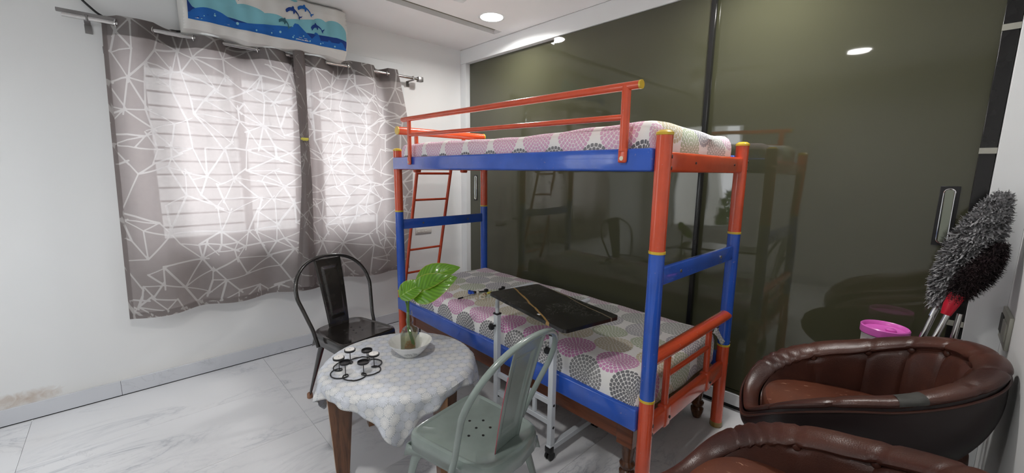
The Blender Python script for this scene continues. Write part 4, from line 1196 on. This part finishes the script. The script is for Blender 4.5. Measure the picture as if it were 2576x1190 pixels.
t = toy('toy_piece', 'small yellow toy piece touching the tray edge', 'toy', (-.765, -1.345))
boxo('body', (-.02, -.008, 0), (.02, .008, .012), 'yellow_piece_plastic', t, .003, 1); boxo('peg', (-.004, -.018, .002), (.006, .018, .010), 'yellow_piece_plastic', t, .002, 1)
t = toy('toy_piece', 'small orange-brown toy piece beside the cream links', 'toy', (-.825, -1.36))
boxo('body', (-.014, -.009, 0), (.014, .009, .014), 'brown_piece_plastic', t, .003, 1); boxo('peg', (-.004, -.004, .012), (.004, .004, .022), 'brown_piece_plastic', t, .001, 1)
t = toy('toy_cup', 'tiny white toy cup among the blue and black pieces', 'toy', (-.825, -1.285))
latheo('cup', [(0, 0), (.010, 0), (.012, .004), (.009, .02), (.012, .026), (0, .024)], 'white_plastic', t, seg=16); latheo('rim', [(.011, .026), (.013, .027), (.011, .029)], 'white_plastic', t, seg=16)
t = toy('toy_clip', 'lone black toy clip lying behind the tray corner', 'toy', (-.64, -1.335))
boxo('body', (-.026, -.009, 0), (.020, .009, .014), 'black_plastic', t, .003, 1); boxo('jaw', (.012, -.014, .002), (.026, .014, .022), 'black_plastic', t, .002, 1)
t = toy('screwdriver', 'thin grey stick lying across the sheet by the chain links', 'toy', (-.93, -1.31))
tubeo('shaft', [(-.05, .0, .004), (.03, .005, .006)], .0022, 'steel_tube', t, seg=6); tubeo('grip', [(-.085, -.002, .006), (-.045, .0, .006)], .0055, 'black_plastic', t, seg=10)

# ------------------------------------------------------------------ tub chairs
def tub_chair(name, label, loc, phi, A=.381, B=.297, zf=.46, zb=.835, patch=False):
    """local: front is +x"""
    t = thing(name, label, 'chair', (loc[0], loc[1], 0), phi)
    NN = 128; e = .84
    def rim(a, inset=0, dz=0):
        ct, st_ = cos(a), sin(a); e = .84-.26*max(0, ct)**.8
        X = (A-inset)*math.copysign(abs(ct)**e, ct); Y = (B-inset)*math.copysign(abs(st_)**e, st_)
        z = zf+(zb-zf)*(.5-.5*ct)**.66
        return V((X, Y, z+dz))
    def band(p, n, r, th_):
        dx = r*cos(th_)*1.75; return p+n*dx+V((0, 0, r*sin(th_)*.9+.25*(dx-.044)))
    SEATZ = .515
    # outer shell
    def SHL(u, v):
        a = 2*pi*u; p = rim(a, .010, -.012); b0 = .26
        bx, by = .17*cos(a), .16*sin(a)
        s = v; k = 1-s**1.9
        bulge = .018*sin(pi*min(1, s*1.6))
        zz = p.z+(b0-p.z)*s
        q = V((bx+(p.x-bx)*k, by+(p.y-by)*k, zz)); q.x += cos(a)*bulge; q.y += sin(a)*bulge
        return q
    bm = bmesh.new(); R = grid(bm, NN, 26, SHL, closed_u=True); bm.faces.new([r[-1] for r in R]); bmesh.ops.recalc_face_normals(bm, faces=bm.faces[:])
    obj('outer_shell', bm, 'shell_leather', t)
    # piping under the roll
    tubeo('piping', [rim(2*pi*k/NN, .004, -.028) for k in range(NN)], .0042, 'brown_leather', t, seg=8, closed=True)
    # padded roll
    RR = .025
    def ROLL(u, v):
        a = 2*pi*u; p = rim(a, .044); th_ = 2*pi*v
        n = V((cos(a), sin(a), 0)).normalized()
        seam = sum(math.exp(-((a-s+pi) % (2*pi)-pi)**2/.0006) for s in SEAM)
        fr_ = max(0, cos(a))**6
        r = RR*(1-.16*seam)*(1-.30*fr_)
        wr = .0026*sin((a-2*pi)*52+1.6*th_)*math.exp(-((a-2*pi+1.02)/.24)**2)
        return band(p, n, (r+wr), th_)
    SEAM = [pi+s for s in (-2.35, -1.8, -1.35, -.9, -.45, 0, .45, .9, 1.35, 1.8, 2.35)]
    bm = bmesh.new()
    P = [[bm.verts.new(ROLL(i/192, j/18)) for j in range(18)] for i in range(192)]
    for i in range(192):
        for j in range(18): bm.faces.new((P[i][j], P[(i+1) % 192][j], P[(i+1) % 192][(j+1) % 18], P[i][(j+1) % 18]))
    bmesh.ops.recalc_face_normals(bm, faces=bm.faces[:]); obj('padded_rim', bm, 'brown_leather', t)
    # inner back with tufting
    BT = [pi+s for s in (-1.8, -1.35, -.9, -.45, 0, .45, .9, 1.35, 1.8)]
    def INN(u, v):
        a = 2*pi*u; p = rim(a, .080, -.024); fl = V(((A-.085)*math.copysign(abs(cos(a))**.9, cos(a)), (B-.075)*math.copysign(abs(sin(a))**.9, sin(a)), SEATZ-.07))
        q = p.lerp(fl, v); depth = max(0, (p.z-SEATZ))/.4
        n = V((cos(a), sin(a), 0))
        back = (.5-.5*cos(a))
        cr = 0
        for s in BT:
            d = ((a-s+pi) % (2*pi)-pi)
            cr += math.exp(-(d/.028)**2)*.6*(1 if v > .05 else .5)
            cr += 1.3*math.exp(-(d/.06)**2-((v-.06)/.06)**2)
        cr += .6*math.exp(-((v-.05)/.025)**2)*max(0, min(1, (back-.45)*5))
        puff = .022*sin(pi*min(1, v*1.0))*back
        return q - n*puff + n*.012*min(1.6, cr)*min(1, depth*3)
    bm = bmesh.new(); grid(bm, 200, 40, INN, closed_u=True); bmesh.ops.recalc_face_normals(bm, faces=bm.faces[:])
    for f in bm.faces: f.normal_flip()
    ib = obj('inner_back', bm, 'brown_leather', t)
    for s in BT:
        p = INN(s/(2*pi), .05); c = V((cos(s), sin(s), 0)); bm = bmesh.new()
        bmesh.ops.create_uvsphere(bm, u_segments=16, v_segments=10, radius=.0135)
        for v in bm.verts: v.co = V((v.co.x, v.co.y, v.co.z)); 
        Mr = c.to_track_quat('Z', 'Y').to_matrix().to_4x4()
        for v in bm.verts: v.co.z *= .55; v.co = Mr @ v.co + p - c*.006
        obj('tuft_button', bm, 'brown_leather', ib)
    # seat cushion
    def CUS(u, v):
        a = 2*pi*u; X = -.014+(A-.072)*math.copysign(abs(cos(a))**.7, cos(a)); Y = (B-.062)*math.copysign(abs(sin(a))**.8, sin(a))
        pr = [(1.0, -.09), (1.0, -.045), (.995, -.02), (.97, -.005), (.92, .001), (.7, .008), (.4, .011), (.0, .012)]
        n = len(pr)-1; tt = v*n; i = min(n-1, int(tt)); tt -= i
        k = pr[i][0]*(1-tt)+pr[i+1][0]*tt; z = pr[i][1]*(1-tt)+pr[i+1][1]*tt
        return V((X*k, Y*k, SEATZ+z))
    bm = bmesh.new(); grid(bm, 96, 21, CUS, closed_u=True); bmesh.ops.remove_doubles(bm, verts=bm.verts[:], dist=.0001); bmesh.ops.recalc_face_normals(bm, faces=bm.faces[:])
    obj('seat_cushion', bm, 'seat_leather', t)
    if patch:
        bm = bmesh.new()
        a1 = patch
        def PT(u, v):
            a = a1+(u-.5)*.17; p = rim(a, .044); th_ = -.2+1.9*v; n = V((cos(a), sin(a), 0)); r = RR+.003
            return band(p, n, r, th_)
        grid(bm, 8, 8, PT); o = obj('worn_patch', bm, 'leather_patch', t); o['label'] = 'scuffed grey tape patch on the arm'
    # pedestal
    latheo('pedestal', [(0, 0), (.21, 0), (.215, .006), (.19, .014), (.06, .026), (.03, .04), (.027, .26), (0, .26)], 'chrome', t, seg=48)
    return t
tub_chair('tub_chair', 'brown leather tufted tub chair by the wardrobe, worn patch on its arm', (-.578, -3.340), 1.88, patch=rad_(100))
tub_chair('tub_chair', 'brown leather tufted tub chair cut off by the bottom of the picture', (-1.389, -3.33), 1.40, zb=.80)

# ------------------------------------------------------------------ bin, dusters in the corner
bn = thing('tall_bin', 'tall pale plastic bin with a pink lid behind the brown chair', 'bin', (-.125, -3.385, 0))
latheo('bin_body', [(0, 0), (.065, 0), (.07, .004), (.080, .73), (0, .73)], 'bin_plastic', bn, seg=40)
latheo('lid', [(.0, .73), (.083, .728), (.087, .732), (.087, .762), (.083, .766), (.078, .762), (.074, .748), (.03, .742), (0, .742)], 'pink_plastic', bn, seg=48, mod=lambda a, r, z: r*(1+.006*sin(40*a)) if r > .085 else r)
latheo('lid_knob', [(0, .742), (.018, .742), (.020, .752), (.012, .758), (0, .758)], 'pink_plastic', bn, c=(.01, -.02, 0), seg=20)
def duster(name, label, A, B, foot, R, mat, n, sl, seed, ferr=None, flat=1.0):
    A, B, foot = V(A), V(B), V(foot); t = thing(name, label, 'duster', foot)
    A, B = A-foot, B-foot
    tubeo('pole', [V((0, 0, 0)), A.lerp(B, .1)], .0105, 'steel_tube', t, seg=14)
    if ferr: tubeo('socket', [A*.93, A*.97, A.lerp(B, .08)], [.016, .022, .026], ferr, t, seg=14)
    else: tubeo('taper', [A*.93, A.lerp(B, .06)], [.0115, .006], 'chrome', t, seg=14)
    rnd = random.Random(seed); ax = (B-A); L = ax.length; d = ax/L; e1 = d.orthogonal().normalized(); e2 = d.cross(e1)
    bm = bmesh.new(); core = []
    for k in range(13): s = k/12; core.append((A+ax*s, R*.62*max(.15, sin(pi*min(1, max(0, (s*.92+.06)))))**.55))
    tube(bm, [c[0] for c in core], [c[1] for c in core], 16)
    for k in range(n):
        s = rnd.random()*1.04-.02; a = rnd.uniform(0, 2*pi); rr = R*(max(.05, sin(pi*min(.97, max(.05, s*.9+.06))))**.5)
        out = (e1*cos(a)+e2*sin(a)); p = A+ax*s+out*rr*rnd.uniform(.45, .7)
        tip = A+ax*(s+rnd.uniform(-.06, .06))+out*rr*rnd.uniform(.9, 1.12)+V((0, 0, -.012*rnd.random()))
        side = out.cross(d).normalized()*sl*rnd.uniform(.5, 1)+d*sl*rnd.uniform(-.8, .8)
        mid = p.lerp(tip, .55)+V((rnd.uniform(-1, 1), rnd.uniform(-1, 1), rnd.uniform(-1, 1)))*.006
        v = [bm.verts.new(q) for q in (p-side, p+side, mid+side*.8, mid-side*.8, tip+side*.3, tip-side*.3)]
        bm.faces.new((v[0], v[1], v[2], v[3])); bm.faces.new((v[3], v[2], v[4], v[5]))
    for v in bm.verts: v.co.y = max(v.co.y, WY-foot.y+.004); v.co.x = min(v.co.x, -.003-foot.x)
    tag(obj('pile', bm, mat, t), kind='stuff')
    return t
duster('feather_duster', 'long fluffy grey microfibre duster leaning in the corner, on a steel pole', (-.17, -3.535, .93), (-.105, -3.655, 1.37), (-.255, -3.36, .0), .078, 'duster_grey', 5200, .0052, 1)
duster('feather_duster', 'black duster with a red socket leaning right beside the grey one', (-.235, -3.575, .965), (-.17, -3.675, 1.19), (-.36, -3.36, 0), .056, 'duster_black', 4200, .0018, 2, 'red_plastic')
tag(tubeo('spare_pole', [(-.30, -3.545, 0), (-.20, -3.60, .90)], .010, 'steel_tube', seg=14), 'bare steel pole standing rightmost behind the brown chair', 'pole')
